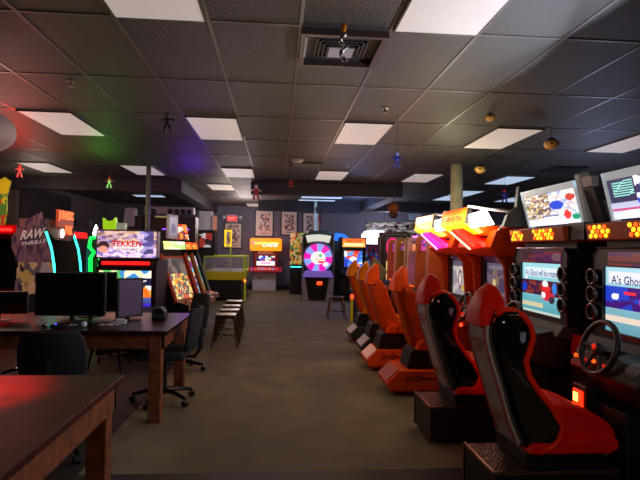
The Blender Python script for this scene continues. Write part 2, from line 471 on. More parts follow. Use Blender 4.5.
    for a in (-.1, .5):
        for b in (-.17, .15): MB().cyl((a, b, 0), (a, b, .035), .018, n=10).build('foot', m_metal, p)
    return t
ks = kart_seat((1.3, 2.86, 0), 'nearest red and black bucket seat on a treaded platform at lower right')
dup(ks, (1.3, 3.98, 0), 'second red and black bucket seat, between the nearest one and the orange seats')

# ---------------------------------------------------------------- kart racing cabinets (front = local -y, turned to face -X)
SCR2 = [('g', (70, 150, 165), (150, 215, 222)), ('r', 0, .0, 1, .05, (180, 200, 190)), ('r', .06, .72, .98, .92, (205, 225, 235)), ('p', [(.06, .72), (.16, .72), (.08, .62)], (205, 225, 235)),
        ('r', 0, .36, .97, .66, (60, 22, 40)), ('n', 60, [(90, 36, 40), (70, 24, 50), (44, 25, 60), (130, 50, 30)], 0, .36, .55, .66), ('e', .06, .5, .07, .09, (30, 60, 190)),
        ('e', .62, .5, .11, .09, (205, 35, 40)), ('e', .66, .36, .16, .09, (190, 30, 50)), ('e', .60, .6, .07, .06, (240, 235, 235)), ('e', .56, .38, .05, .06, (235, 235, 240)), ('e', .76, .3, .07, .07, (40, 40, 60)), ('e', .82, .52, .05, .12, (40, 120, 210)),
        ('e', .95, .48, .04, .12, (230, 90, 30)), ('r', 0, .12, .55, .2, (190, 190, 150))]
SCR1 = [('g', (90, 150, 165), (165, 215, 230)), ('r', .05, .76, .98, .93, (220, 228, 238)), ('r', 0, .36, 1, .7, (50, 30, 140)), ('n', 18, [(40, 30, 150), (70, 30, 160), (30, 60, 190), (60, 20, 110)], 0, .36, 1, .7),
        ('r', .28, .58, .45, .64, (230, 40, 60)), ('r', .5, .46, .8, .54, (245, 60, 90)), ('r', 0, .16, 1, .26, (215, 205, 190)), ('e', .15, .55, .06, .05, (240, 240, 250))]
MQ2 = [('g', (215, 225, 240), (150, 160, 190)), ('n', 170, [(120, 100, 90), (170, 140, 90), (200, 180, 140), (90, 80, 100), (230, 225, 230)], 0, .25, .5, 1),
       ('n', 120, [(235, 240, 250), (225, 232, 245), (160, 175, 215), (210, 220, 240), (215, 190, 180), (150, 170, 220)], .5, .3, 1, 1), ('e', .62, .6, .13, .14, (40, 70, 200)), ('e', .88, .78, .08, .1, (190, 60, 50)),
       ('p', [(0, .12), (.8, .42), (.8, .34), (0, .0)], (240, 244, 250)), ('e', .78, .28, .06, .13, (225, 60, 60)), ('e', .92, .2, .07, .08, (20, 150, 110)), ('r', 0, 0, 1, .1, (225, 235, 250)), ('r', .3, .26, .62, .31, (120, 130, 170))]
MQ1 = [('g', (215, 225, 245), (110, 110, 150)), ('r', 0, .4, .7, 1, (50, 48, 80))] + [('p', [(.06 + .05 * 0, .55 + .055 * k), (.3, .58 + .055 * k), (.3, .61 + .055 * k), (.06, .58 + .055 * k)], (140, 215, 205)) for k in range(7)] + \
      [('n', 40, [(60, 80, 190), (120, 140, 220), (50, 50, 90), (230, 230, 240)], .32, .35, .6, 1), ('n', 30, [(150, 150, 160), (220, 215, 200), (70, 70, 80)], .6, .4, 1, 1),
       ('p', [(0, .1), (1, .6), (1, .3), (0, .02)], (245, 248, 252)), ('e', .85, .8, .12, .1, (240, 200, 170)), ('r', 0, .2, .35, .27, (190, 80, 130)), ('r', 0, 0, 1, .07, (225, 235, 250))]
m_hex = mat('amber_lamp', (255, 190, 60), .4, emit=2.6, ecol=(255, 165, 20))
m_dimred = mat('dim_red_lamp', (170, 30, 16), .4, emit=.6, ecol=(255, 40, 12))
m_hexd = mat('orange_lamp', (255, 120, 40), .4, emit=1.4, ecol=(255, 90, 10))
m_redlamp = mat('red_lamp', (255, 60, 20), .4, emit=7, ecol=(255, 40, 12))
m_redlampc = mat('red_lamp_core', (255, 170, 90), .4, emit=10, ecol=(255, 120, 50))
def kart_cab(loc, label, scr, mq, txt, seed, fin=True):
    t = thing('racing_cabinet', label, 'arcade machine', loc, -PI / 2, group='kart racing cabinets')
    bx('body', m_dark, t, -.4, .4, .06, .72, 0, 1.56, .01)
    # bezel
    b = MB()
    b.prism([(-.42, .90), (.42, .90), (.42, .945), (-.42, .945)], -.02, .06)
    b.prism([(-.42, .945), (-.32, .945), (-.32, 1.35), (-.42, 1.35)], -.02, .06)
    b.prism([(.32, .945), (.42, .945), (.42, 1.35), (.32, 1.35)], -.02, .06)
    b.prism([(-.42, 1.35), (.42, 1.35), (.42, 1.42), (.37, 1.47), (-.37, 1.47), (-.42, 1.42)], -.02, .06)
    b.build('bezel', m_black, t)
    rim = [(-.42, .90), (.42, .90), (.42, 1.42), (.37, 1.47), (-.37, 1.47), (-.42, 1.42)]
    MB().tube([(x, -.022, z) for x, z in rim], .007, 6, True).build('bezel_rim', mat('violet_chrome', (110, 90, 120), .25, metal=.9), t)
    art('title_panel', A_SOFT, t, (-.26, -.024, 1.36), (.6, 0, 0), (0, 0, .085), [('g', (60, 24, 50), (110, 40, 60)), ('n', 12, [(80, 20, 90), (120, 40, 50), (60, 20, 40)]), ('e', .88, .5, .1, .4, (120, 90, 110))], 30, 6, .004, seed)
    s = art('screen', A_SCR, t, (-.315, .0, .945), (.63, 0, 0), (0, 0, .405), scr, 64, 44, .02, seed)
    text('caption', txt, mat('screen_caption', (30, 60, 170), .5), s, (-.25, -.003, 1.245), (.52, 0, 0), (0, 0, .055), ext=.002, bold=.01)
    for sx in (-1, 1):
        for z in (1.28, 1.165, 1.05):
            k = MB(); pth = [(sx * .39 + .05 * math.cos(a * PI / 8), -.05, z + .05 * math.sin(a * PI / 8)) for a in range(16)]
            k.tube(pth, .010, 6, True)
            sp = k.build('speaker_ring', mat('dark_chrome', (105, 100, 100), .3, metal=1), t, smooth=True)
            MB().lathe([(.048, 0), (.048, .03), (.02, .01), (.012, .018)], (sx * .39, -.02, z), 16, Matrix.Rotation(PI / 2, 3, 'X')).build('cone', m_black, sp, smooth=True)
    # shelf below the screen, dashboard, pedal column
    MB().prism([(.06, .80), (-.10, .83), (-.05, .90), (.06, .93)], -.42, .42, 'x').build('shelf', m_char, t)
    MB().prism([(.05, .56), (-.18, .60), (-.27, .74), (-.22, .84), (-.06, .86), (.05, .82)], -.27, .35, 'x').build('dashboard', m_dark, t, .01)
    for k in range(4):
        x = -.22 + .09 * k
        MB().ball((x, -.255, .80 - .01 * (k % 2)), .013, .013, .013, 8, 6).build('dash_button', m_dimred if k % 2 else m_hexd, t)
    MB().ball((.27, -.2, .80), .06, .07, .05).build('item_knob', m_grey, t, smooth=True)
    bx('pedal_column', m_dark, t, -.2, .2, -.22, .06, 0, .56, .01)
    bx('red_side_panel', m_redp, t, .40, .64, .02, .3, .70, .85)
    bx('lower_side_panel', m_dark, t, .4, .63, .3, .7, 0, 1.5)
    g = bx('grey_box', m_grey, t, .44, .66, .22, .28, 1.18, 1.42); bx('grey_box', m_grey, t, .44, .66, .22, .28, .93, 1.12)
    # steering wheel
    C = Vector((0, -.25, .885)); tilt = Matrix.Rotation(-.3, 3, 'X')
    def W(x, z, y=0): return C + tilt @ Vector((x, y, z))
    w = MB().tube([W(.155 * math.cos(a * PI / 16), .155 * math.sin(a * PI / 16)) for a in range(32)], .017, 10, True).build('steering_wheel', m_black, t, smooth=True)
    hub = MB().ball(tuple(W(0, -.01)), .05, .03, .045).build('hub', m_char, w, smooth=True)
    for a in (0, 180, 240, 300):
        r = math.radians(a); MB().tube([W(.03 * math.cos(r), .03 * math.sin(r)), W(.15 * math.cos(r), .15 * math.sin(r))], .012, 6).build('spoke', m_char, w)
    MB().ball(tuple(W(0, 0, -.03)), .018, .01, .018, 10, 6).build('horn_badge', m_dimred, w)
    MB().tube([W(0, 0), W(0, 0, .16)], .03, 10).build('steering_shaft', m_black, w)
    # lower red start lamp
    lp = bx('lamp_housing', m_dark, t, -.20, -.06, -.29, -.2, .48, .64, .01)
    bx('lamp', mat('red_start_lamp', (255, 50, 20), .4, emit=2.6, ecol=(255, 40, 12)), lp, -.18, -.08, -.30, -.29, .51, .61, .008); bx('lamp_core', m_redlampc, lp, -.165, -.125, -.306, -.30, .54, .59)
    # honeycomb light bar
    br = MB().prism([(-.06, 1.52), (-.08, 1.63), (.3, 1.66), (.3, 1.52)], -.42, .44, 'x').build('light_bar', mat('bar_copper', (175, 84, 40), .4), t, .006)
    bx('bar_end', m_black, t, .44, .63, -.03, .3, 1.53, 1.65)
    for gx, n in ((-.37, 4), (.02, 6)):
        for i in range(n):
            for j in range(3):
                if j == 1 and i == n - 1: pass
                x = gx + .052 * i + (.026 if j == 1 else 0); z = 1.548 + .028 * j
                MB().lathe([(.016, 0), (.013, .008)], (x, -.066 - .005 * j, z), 6, Matrix.Rotation(PI / 2, 3, 'X')).build('honeycomb_lamp', m_hex if (i + j + n) % 3 else m_hexd, br)
    # backlit marquee, leaning forward
    fr = MB()
    top, bot = (.01, 1.96), (.09, 1.65)
    def PZ(x, k, d=0): return (x, bot[0] + (top[0] - bot[0]) * k + d, bot[1] + (top[1] - bot[1]) * k)
    q = art('marquee', A_SCRB, t, PZ(-.35, .03), (.78, 0, 0), Vector(PZ(0, .84)) - Vector(PZ(0, .03)), mq, 56, 34, .03, seed)
    for xa, xb, ka, kb in ((-.375, -.35, 0, 1), (.43, .445, 0, 1), (-.375, .445, .84, 1.0)):
        fr.add([PZ(xa, ka, -.012), PZ(xb, ka, -.012), PZ(xb, kb, -.012), PZ(xa, kb, -.012), PZ(xa, ka, .04), PZ(xb, ka, .04), PZ(xb, kb, .04), PZ(xa, kb, .04)],
               [(0, 1, 2, 3), (7, 6, 5, 4), (0, 4, 5, 1), (1, 5, 6, 2), (2, 6, 7, 3), (3, 7, 4, 0)])
    fr.build('marquee_frame', mat('pale_blue_frame', (200, 215, 225), .4, emit=.3), t)
    MB().prism([(.08, 1.65), (.0, 2.0), (.08, 2.02), (.2, 1.65)], .45, .51, 'x').build('side_pillar', mat('silver_pillar', (185, 202, 206), .4), t, .01)
    MB().prism([(.12, 1.65), (.04, 1.88), (.08, 1.88), (.16, 1.65)], .51, .63, 'x').build('gap_panel', m_char, t)
    MB().prism([(.03, 1.90), (.01, 1.97), (.07, 1.97), (.07, 1.90)], .51, .635, 'x').build('top_rail', m_pale, t)
    if fin: MB().prism([(.30, 1.66), (-.13, 1.66), (-.09, 1.77), (-.01, 1.84), (.01, 2.02), (.06, 2.03), (.09, 1.88), (.26, 1.82)], -.47, -.42, 'x').build('rear_bracket', mat('olive_black', (44, 44, 38), .5), t)
    return t
kart_cab((2.12, 2.88, 0), 'nearest kart racing cabinet, cut by the right edge, with a steering wheel and city marquee', SCR1, MQ1, "A's Ghost will be", 3, False)
kart_cab((2.12, 4.02, 0), 'kart racing cabinet next to the orange machines, with cyan screen and tilted backlit marquee', SCR2, MQ2, "A's Ghost will be created", 4)

# ---------------------------------------------------------------- orange drift seats
def drift_seat(loc, label, nose, mo, sh=0.0, grp='orange angular racing seats'):
    t = thing('racing_chair', label, 'racing seat', loc, group=grp)
    D = 1.3 - sh
    def S(p): return [(x - D, z) for x, z in p]
    w = S([(1.09, 1.02), (1.17, 1.06), (1.25, .99), (1.29, .86), (1.34, .72), (1.43, .60), (1.43, .50), (1.30, .48), (1.24, .52), (1.17, .72), (1.11, .90)])
    wings(t, [(.46, 1.30), (.52, 1.265), (.72, 1.20), (.90, 1.14), (1.0, 1.12), (1.08, 1.15)], [(.46, 1.42), (.50, 1.45), (.60, 1.45), (.72, 1.36), (.86, 1.31), (.99, 1.275), (1.08, 1.2)], D, mo, .09, .215, .46, 1.08, 1.0, 6)
    MB().prism(S([(1.10, 1.04), (1.12, .9), (1.18, .72), (1.24, .52), (1.28, .45), (1.31, .46), (1.21, .74), (1.14, 1.02)]), -.10, .10).build('rear_shell', m_dorange, t, .006)
    MB().prism(S([(1.10, 1.0), (1.18, 1.02), (1.22, .9), (1.26, .7), (1.34, .56), (1.30, .46), (1.24, .52), (1.18, .74)]), -.12, .12).build('back_cushion', m_dorange, t, .015)
    h = S([(1.06, 1.02), (1.085, 1.17), (1.19, 1.28), (1.215, 1.25), (1.22, 1.09), (1.15, 1.0)])
    vs = []; fs = []; n = len(h); secs = [(-.12, .78), (-.08, 1), (.08, 1), (.12, .78)]
    for (y, k) in secs: vs += [(-.15 + (x + .15) * k, y * (1.15 - .5 * (z > 1.15)), 1.05 + (z - 1.05) * k) for x, z in h]
    for i in range(3):
        for j in range(n): fs.append((i * n + j, i * n + (j + 1) % n, (i + 1) * n + (j + 1) % n, (i + 1) * n + j))
    fs += [tuple(range(n)), tuple(range(4 * n - 1, 3 * n - 1, -1))]
    MB().add(vs, fs).build('headrest', mo, t, .01)
    MB().prism(S([(1.28, .44), (1.32, .54), (1.5, .57), (1.74, .52), (1.78, .44)]), -.2, .2).build('seat_cushion', mo, t, .02)
    MB().prism(S([(1.2, .26), (1.24, .42), (1.30, .46), (1.74, .44), (1.74, .26)]), -.16, .16).build('pedestal', m_black, t)
    D = 1.3
    def S(p): return [(x - D, z) for x, z in p]
    p = MB().prism(S([(1.22, .25), (1.09, .13), (1.12, .06), (1.95, .06), (1.95, .25)]), -.24, .24).build('platform', m_orange if mo is m_orange else m_char, t, .006)
    MB().prism(S([(1.217, .252), (1.10, .142), (1.095, .148), (1.212, .258)]), -.2, .2).build('nose_plate', nose, p)
    bx('skirt', m_dorange, p, -.15, .6, -.2, .2, .03, .06)
    for a in (-.1, .5): MB().cyl((a, -.1, 0), (a, -.1, .035), .02, n=8).build('foot', m_metal, p)
    text('lettering', 'D1GP', m_ktext, p, (-.03, -.241, .15), (.18, 0, 0), (0, 0, .05), .4, bold=.02)
    bx('stripe', m_ktext, p, .14, .4, -.243, -.24, .168, .178)
    return t
m_npo = mat('copper_plate', (215, 130, 60), .4, metal=.3); m_npg = mat('pinkish_grey_plate', (185, 150, 145), .45)
ds = drift_seat((1.3, 5.27, 0), 'first orange angular racing seat behind the red and black ones', m_dorange, m_orange, .11)
drift_seat((1.28, 6.3, 0), 'bright orange racing seat with lit copper nose plate, second of the orange seats', m_npo, m_orange, .04)
drift_seat((1.34, 7.1, 0), 'amber racing seat with a pale square nose plate, third of the orange seats', m_npg, m_orange2)
drift_seat((1.34, 8.15, 0), 'farthest amber racing seat with a small pale nose plate by the aisle', m_npg, m_orange2)

# ---------------------------------------------------------------- orange drift cabinets
SGN = [('g', (255, 200, 40), (235, 105, 12)), ('r', 0, .86, 1, 1, (240, 90, 10)), ('r', .08, .28, .3, .62, (250, 200, 120)), ('r', .36, .28, .95, .62, (250, 190, 60))]
SA = [('g', (70, 60, 80), (90, 82, 104)), ('n', 30, [(80, 74, 92), (100, 92, 104), (66, 60, 80), (120, 104, 84)], 0, .2, 1, .9), ('e', .35, .5, .08, .1, (190, 180, 130)), ('e', .7, .45, .14, .2, (60, 60, 90)), ('r', .1, .85, .9, .92, (110, 110, 130))]
SB = [('g', (120, 120, 130), (170, 170, 175)), ('n', 16, [(180, 180, 180), (140, 140, 150), (200, 195, 190)]), ('e', .5, .45, .12, .3, (90, 88, 100)), ('e', .5, .45, .07, .2, (210, 205, 200)), ('r', 0, .85, 1, 1, (90, 90, 110)), ('e', .75, .2, .2, .1, (190, 160, 90))]
m_lampw = mat('white_lamp', (255, 245, 235), .4, emit=9, ecol=(255, 235, 220))
m_yel = mat('glowing_yellow', (255, 205, 40), .4, emit=2.0, ecol=(255, 185, 20))
def drift_cab(loc, label, scr, tubecol, seed):
    t = thing('racing_cabinet', label, 'arcade machine', loc, -PI / 2, group='orange drift racing cabinets')
    bx('body', m_dark, t, -.38, .38, .08, .8, 0, 1.4)
    for sx in (-1, 1):
        a, b = (sx * .38, sx * .43)
        MB().prism([(-.04, 0), (-.3, .3), (-.28, .7), (-.06, .85), (-.10, 1.30), (-.24, 1.48), (.8, 1.46), (.8, 0)], min(a, b), max(a, b), 'x').build('side_panel', m_dorange, t, .006)
    fr = MB()
    fr.box(-.38, -.28, -.01, .08, .85, 1.4); fr.box(.26, .38, -.01, .08, .85, 1.4); fr.box(-.28, .26, -.01, .08, .85, .89); fr.box(-.28, .26, -.01, .08, 1.32, 1.4)
    fr.build('bezel', m_black, t)
    art('screen', artmat('dim_screen_art', .9), t, (-.28, .02, .89), (.54, 0, 0), (0, 0, .43), scr, 40, 30, .01, seed)
    art('title_strip', A_SOFT, t, (-.28, -.014, 1.335), (.6, 0, 0), (0, 0, .05), [('g', (50, 28, 50), (70, 35, 60)), ('n', 20, [(40, 22, 44), (90, 60, 90), (60, 30, 60)])], 30, 4, .004, seed)
    for z in (.94, 1.04, 1.14, 1.24):
        MB().lathe([(.04, 0), (.04, .012), (.02, .004)], (.32, -.01, z), 14, Matrix.Rotation(PI / 2, 3, 'X')).build('speaker', m_char, t)
    MB().prism([(.08, .6), (-.28, .62), (-.34, .74), (-.2, .84), (.08, .86)], -.36, .36, 'x').build('dashboard', m_dark, t, .01)
    C = Vector((0, -.34, .86)); T = Matrix.Rotation(-.35, 3, 'X')
    w = MB().tube([C + T @ Vector((.15 * math.cos(a * PI / 12), 0, .15 * math.sin(a * PI / 12))) for a in range(24)], .015, 8, True).build('steering_wheel', m_black, t, smooth=True)
    for a in (0, 120, 240): MB().tube([C, C + T @ Vector((.15 * math.sin(math.radians(a + 90)), 0, .15 * math.cos(math.radians(a + 90))))], .014, 6).build('spoke', m_char, w)
    MB().ball((-.2, -.31, .78), .03, .02, .03).build('start_lamp', m_redlamp, t); MB().ball((-.2, -.3, .64), .02, .02, .02).build('start_lamp', m_redlamp, t)
    # orange hood
    MB().prism([(.0, 1.38), (-.2, 1.42), (-.26, 1.48), (-.2, 1.64), (.02, 1.72), (.45, 1.66), (.8, 1.42)], -.46, .46, 'x').build('hood', m_orange, t, .012)
    MB().prism([(-.225, 1.475), (-.21, 1.60), (-.22, 1.603), (-.24, 1.478)], .12, .3, 'x').build('hood_vent', m_char, t)
    # red or pink neon panel hanging between sign and hood
    P = [(-.22, -.42, 1.66), (.10, -.42, 1.66), (.32, -.27, 1.48), (-.06, -.27, 1.46)]
    nn = Vector((0, -.03, -.03))
    vs = [Vector(p) for p in P] + [Vector(p) - nn for p in P]
    MB().add(vs, [(0, 1, 2, 3), (7, 6, 5, 4), (0, 4, 5, 1), (1, 5, 6, 2), (2, 6, 7, 3), (3, 7, 4, 0)]).build('neon_panel', mat('neon_panel_' + tubecol[0], tubecol[1], .4, emit=1.3, ecol=tubecol[1]), t)
    MB().tube([(-.17, -.445, 1.65), (.04, -.30, 1.46)], .011, 8).build('neon_tube', mat('neon_tube_' + tubecol[0], tubecol[2], .4, emit=9, ecol=tubecol[2]), t)
    # lit signboard out over the player
    s = art('signboard', A_SCRB, t, (-.5, -.45, 1.71), (.78, 0, 0), (0, .03, .17), SGN, 40, 14, .05, seed)
    text('lettering', 'D1 GRAND PRIX', m_ktext, s, (-.44, -.452, 1.755), (.66, 0, 0), (0, .008, .05), bold=.02)
    f2 = MB().add([(-.5, -.45, 1.71), (.28, -.45, 1.71), (.34, -.32, 1.61), (-.36, -.32, 1.61), (-.5, -.40, 1.72), (.28, -.40, 1.72), (.34, -.28, 1.63), (-.36, -.28, 1.63)],
                  [(0, 3, 2, 1), (4, 5, 6, 7), (0, 1, 5, 4), (1, 2, 6, 5), (2, 3, 7, 6), (3, 0, 4, 7)]).build('lower_facet', m_yel, t)
    MB().prism([(-.40, 1.67), (-.42, 1.80), (-.3, 1.84), (-.22, 1.70)], .30, .46, 'x').build('white_lamp', m_lampw, t)
    MB().prism([(-.32, 1.6), (-.3, 1.72), (-.1, 1.68), (.0, 1.6)], -.3, .3, 'x').build('sign_arm', m_orange, t)
    for sx in (-.48, .52):
        MB().tube([(.28 if sx > 0 else -.46, -.42, 1.885), (sx * .9, -.1, 1.83), (sx * .9, .05, 1.80), (sx * .85, .12, 1.64)], .013, 8).build('tube_bar', m_white, t, smooth=True)
    MB().tube([(.46, -.05, 1.81), (.44, -.2, 1.60)], .012, 8).build('tube_brace', m_white, t)
    return t
drift_cab((2.3, 5.3, 0), 'orange racing cabinet with lit yellow sign and red neon, nearer of two', SA, ('red', (235, 30, 20), (255, 120, 90)), 11)
drift_cab((2.3, 6.42, 0), 'orange racing cabinet with lit yellow sign and pink neon, farther of two', SB, ('pink', (225, 30, 140), (255, 90, 220)), 12)

# ---------------------------------------------------------------- slab-sided cabinets farther down the right row
def slab_cab(loc, label, sidem, screen, seed, h=1.68):
    t = thing('arcade_cabinet', label, 'arcade machine', loc, -PI / 2, group='tall cabinets farther down the right row')
    for x0, x1 in ((.22, .39), (-.39, -.34)):
        MB().prism([(-.02, 0), (-.02, .6), (-.12, .75), (-.1, h - .05), (-.06, h), (.12, h), (.16, h - .06), (.48, h - .1), (.48, 0)], x0, x1, 'x').build('side_panel', sidem, t, .01)
    bx('body', m_dark, t, -.34, .34, .08, .46, 0, h - .12)
    art('screen', A_SCR, t, (-.33, .05, .95), (.54, 0, 0), (0, .04, .42), screen, 16, 12, .01, seed)
    art('marquee', A_SCR, t, (-.33, -.02, h - .24), (.54, 0, 0), (0, 0, .17), screen, 16, 6, .01, seed + 5)
    MB().prism([(.05, .7), (-.2, .74), (-.2, .8), (.05, .86)], -.34, .21, 'x').build('control_panel', m_char, t)
    for k in range(3): MB().ball((-.15 + .15 * k, -.1, .83), .02).build('button', m_hexd, t)
    return t
PK = [('g', (60, 30, 90), (150, 60, 120)), ('n', 20, [(180, 60, 140), (80, 50, 160), (220, 140, 60), (60, 30, 60)])]
slab_cab((2.35, 7.95, 0), 'tall cabinet with brown side right behind the pink neon racing machine', mat('brown_side', (170, 84, 40), .5), PK, 21)
slab_cab((2.42, 8.75, 0), 'tall cabinet with pinkish white side, second past the orange racers', mat('pinkish_side', (215, 170, 190), .5), PK, 22)
slab_cab((2.42, 9.6, 0), 'tall cabinet with olive brown side beyond the orange racers', mat('olive_side', (165, 118, 36), .5), PK, 23)
slab_cab((2.44, 10.5, 0), 'tall cabinet with rounded salmon orange side panel', mat('salmon_side', (225, 110, 60), .5), PK, 24, 1.66)
m_neonp = mat('magenta_tube', (255, 90, 230), .4, emit=8, ecol=(255, 80, 200))
t = thing('redemption_machine', 'dark machine with round pink and orange art and a yellow lower panel', 'arcade machine', (2.62, 11.5, 0), -.25)
bx('cabinet', m_black, t, -.35, .35, .02, .7, 0, 1.85)
MB().tube([(-.3, -.01, .5), (-.32, -.01, 1.7), (-.25, -.01, 1.8), (.25, -.01, 1.8), (.32, -.01, 1.7), (.3, -.01, .5)], .012, 6).build('chrome_edge', m_pale, t)
art('artwork', A_SCR, t, (-.2, .01, .65), (.4, 0, 0), (0, 0, 1.1), [('r', 0, 0, 1, 1, (30, 10, 26)), ('e', .4, .78, .35, .2, (220, 30, 120)), ('e', .6, .72, .32, .17, (240, 150, 70)), ('r', .05, .1, 1, .5, (225, 190, 110)), ('e', .4, .4, .3, .1, (180, 80, 60))], 18, 40, .01)
bx('magenta_strip', m_neonp, t, .4, .75, .0, .03, 1.72, 1.77)
t = thing('standing_display', 'tilted silver display panel between the amber and orange seat headrests', 'display', (1.88, 9.6, 0), -.9)
MB().cyl((0, 0, .02), (0, 0, .95), .02).build('stand', m_char, t); MB().cyl((0, 0, 0), (0, 0, .02), .15).build('base', m_char, t)
MB().box(-.2, .2, -.015, .015, -.16, .16, Matrix.Translation((0, 0, 1.06)) @ Matrix.Rotation(.7, 4, 'Y') @ Matrix.Rotation(.3, 4, 'X')).build('panel', mat('olive_silver', (150, 146, 110), .35, metal=.4), t)

# ---------------------------------------------------------------- far right corner machines
t = thing('arcade_cabinet', 'black cabinet with orange marquee and a bright red and blue screen', 'arcade machine', (2.15, 14.6, 0))
for sx in (-1, 1): MB().prism([(0, 0), (0, .62), (-.25, .72), (-.25, .80), (.05, .9), (.02, 1.42), (-.08, 1.5), (-.08, 1.8), (.7, 1.8), (.7, 0)], sx * .34 - .015, sx * .34 + .015, 'x').build('side_panel', m_black, t)
bx('body', m_dark, t, -.33, .33, .1, .7, 0, 1.78)
MB().prism([(.1, .7), (-.23, .74), (-.23, .79), (.1, .88)], -.33, .33, 'x').build('control_panel', m_char, t)
art('screen', A_SCR, t, (-.26, .03, .95), (.52, 0, 0), (0, .02, .46), [('n', 26, [(230, 60, 50), (60, 110, 220), (235, 235, 245), (90, 160, 240), (240, 120, 80)]), ('e', .5, .5, .22, .14, (240, 240, 250)), ('r', 0, 0, .2, .5, (40, 60, 180))], 24, 20, .01, 5)
q = art('marquee', A_SCRB, t, (-.33, -.06, 1.52), (.66, 0, 0), (0, 0, .24), [('g', (255, 190, 90), (235, 90, 20)), ('r', .1, .2, .9, .42, (255, 235, 170))], 24, 10, .02)
text('lettering', 'ARCADE', m_rtext, q, (-.22, -.064, 1.655), (.44, 0, 0), (0, 0, .07), bold=.02)
t = thing('arcade_cabinet', 'dark cabinet with a glowing blue curved topper beside the prize wheel', 'arcade machine', (1.98, 16.3, 0))
bx('body', m_black, t, -.38, .3, 0, .7, 0, 1.72, .02)
MB().prism([(-.32, 1.72), (-.3, 1.86), (-.1, 1.98), (.12, 1.94), (.3, 1.8), (.3, 1.72)], .05, .5).build('topper', mat('blue_topper', (30, 120, 225), .4, emit=.9, ecol=(20, 110, 230)), t, .02)
t = thing('arcade_cabinet', 'machine with a blown-out white lit topper in the far right corner', 'arcade machine', (2.9, 15.2, 0))
bx('body', m_dark, t, -.36, .36, 0, .7, 0, 1.62, .01)
MB().prism([(-.34, 1.62), (-.36, 1.9), (-.26, 2.02), (.26, 2.02), (.36, 1.9), (.34, 1.62)], .05, .5).build('topper', mat('white_topper', (245, 235, 245), .4, emit=3.2, ecol=(250, 232, 250)), t, .03)
art('front_art', A_SOFT, t, (-.33, -.005, .6), (.66, 0, 0), (0, 0, .95), [('r', 0, 0, 1, 1, (40, 14, 24)), ('n', 60, [(110, 20, 30), (40, 50, 130), (24, 20, 40), (70, 20, 40), (60, 110, 160)])], 24, 34, .01, 9)
t = thing('monitor', 'dark screen standing before the white lit topper', 'monitor', (2.9, 14.0, 0))
MB().cyl((0, 0, .02), (0, 0, 1.6), .02).build('stand', m_black, t); MB().cyl((0, 0, 0), (0, 0, .02), .2).build('base', m_black, t)
bx('screen', mat('dark_teal_screen', (36, 44, 44), .3), t, -.18, .18, -.03, .0, 1.52, 1.8)
o = MB().lathe([(.02, .0), (.09, .05), (.1, .25), (.06, .38), (.02, .42)], (2.8, 13.5, 1.22)).build('hanging_lamp', mat('amber_glow', (255, 170, 30), .4, emit=3, ecol=(255, 150, 20)), smooth=True)
MB().cyl((2.8, 13.5, 1.6), (2.8, 13.5, HC), .004, n=6).build('cord', m_string, o)
tag(o, 'small amber lamp glowing beside the orange-marquee cabinet', 'lamp')
t = thing('arcade_cabinet', 'narrow black cabinet with red and blue artwork, left of the round pink art', 'arcade machine', (3.0, 12.6, 0), -.5)
bx('body', m_black, t, -.35, .35, .02, .6, 0, 1.7, .01)
art('front_art', A_SOFT, t, (-.3, 0, .5), (.6, 0, 0), (0, 0, 1.1), [('r', 0, 0, 1, 1, (30, 12, 20)), ('n', 60, [(140, 30, 30), (40, 60, 150), (24, 20, 40), (70, 20, 40)])], 20, 34, .01, 19)
# comic-strip mural
m = art('wall_art', A_PRINT, None, (3.15, 18.46, 1.5), (3.6, 0, 0), (0, 0, .98), [('r', 0, 0, 1, 1, (190, 185, 170)), ('n', 420, [(40, 38, 36), (235, 230, 215), (235, 230, 215), (150, 145, 120), (200, 195, 180), (90, 84, 60), (120, 80, 100), (110, 110, 60)])] +
        [('e', random.uniform(0, 1), random.uniform(0, 1), .02, .08, (26, 26, 26)) for _ in range(14)], 110, 34, .02, 31)
tag(m, 'black and white comic-strip mural on the back wall at far right', 'mural')
t = thing('hanging_sign', 'small pale blue sign hanging near the comic mural', 'sign', (3.86, 14.4, 0))
bx('panel', mat('pale_blue_sign', (150, 175, 205), .5, emit=.25), t, -.17, .17, -.01, .01, 2.32, 2.48)
for sx in (-.12, .12): MB().cyl((sx, 0, 2.48), (sx, 0, HC), .004, n=6).build('cord', m_string, t)
for z in (2.36, 2.42): bx('text_line', m_char, t, -.13, .13, -.013, -.01, z, z + .02)

# low consoles and stool in the aisle
def stool(loc, label, rz=0.0, grp='metal cafe stools'):
    t = thing('metal_stool', label, 'stool', loc, rz, group=grp)
    s = MB().prism([(-.15, -.15), (.15, -.15), (.15, .15), (-.15, .15)], .445, .465, 'z').build('seat', m_bronze, t, .02, 3)
    MB().lathe([(.02, 0), (.02, .002)], (0, 0, .4655), 12).build('seat_hole', m_black, s)
    bx('apron', m_bronze, t, -.14, .14, -.14, .14, .41, .445)
    for sx in (-1, 1):
        for sy in (-1, 1):
            MB().add([(sx * .12 - .015, sy * .12 - .015, .43), (sx * .12 + .015, sy * .12 - .015, .43), (sx * .12 + .015, sy * .12 + .015, .43), (sx * .12 - .015, sy * .12 + .015, .43),
                      (sx * .185 - .01, sy * .185 - .01, 0), (sx * .185 + .01, sy * .185 - .01, 0), (sx * .185 + .01, sy * .185 + .01, 0), (sx * .185 - .01, sy * .185 + .01, 0)],
                     [(0, 1, 2, 3), (7, 6, 5, 4), (0, 4, 5, 1), (1, 5, 6, 2), (2, 6, 7, 3), (3, 7, 4, 0)]).build('leg', m_bronze, t)
    MB().tube([(-.16, -.16, .15), (.16, .16, .15)], .008, 6).build('brace', m_bronze, t); MB().tube([(-.16, .16, .16), (.16, -.16, .16)], .008, 6).build('brace', m_bronze, t)
    return t
st = stool((-.74, 7.72, 0), 'nearest of the metal stools lined up in the aisle')
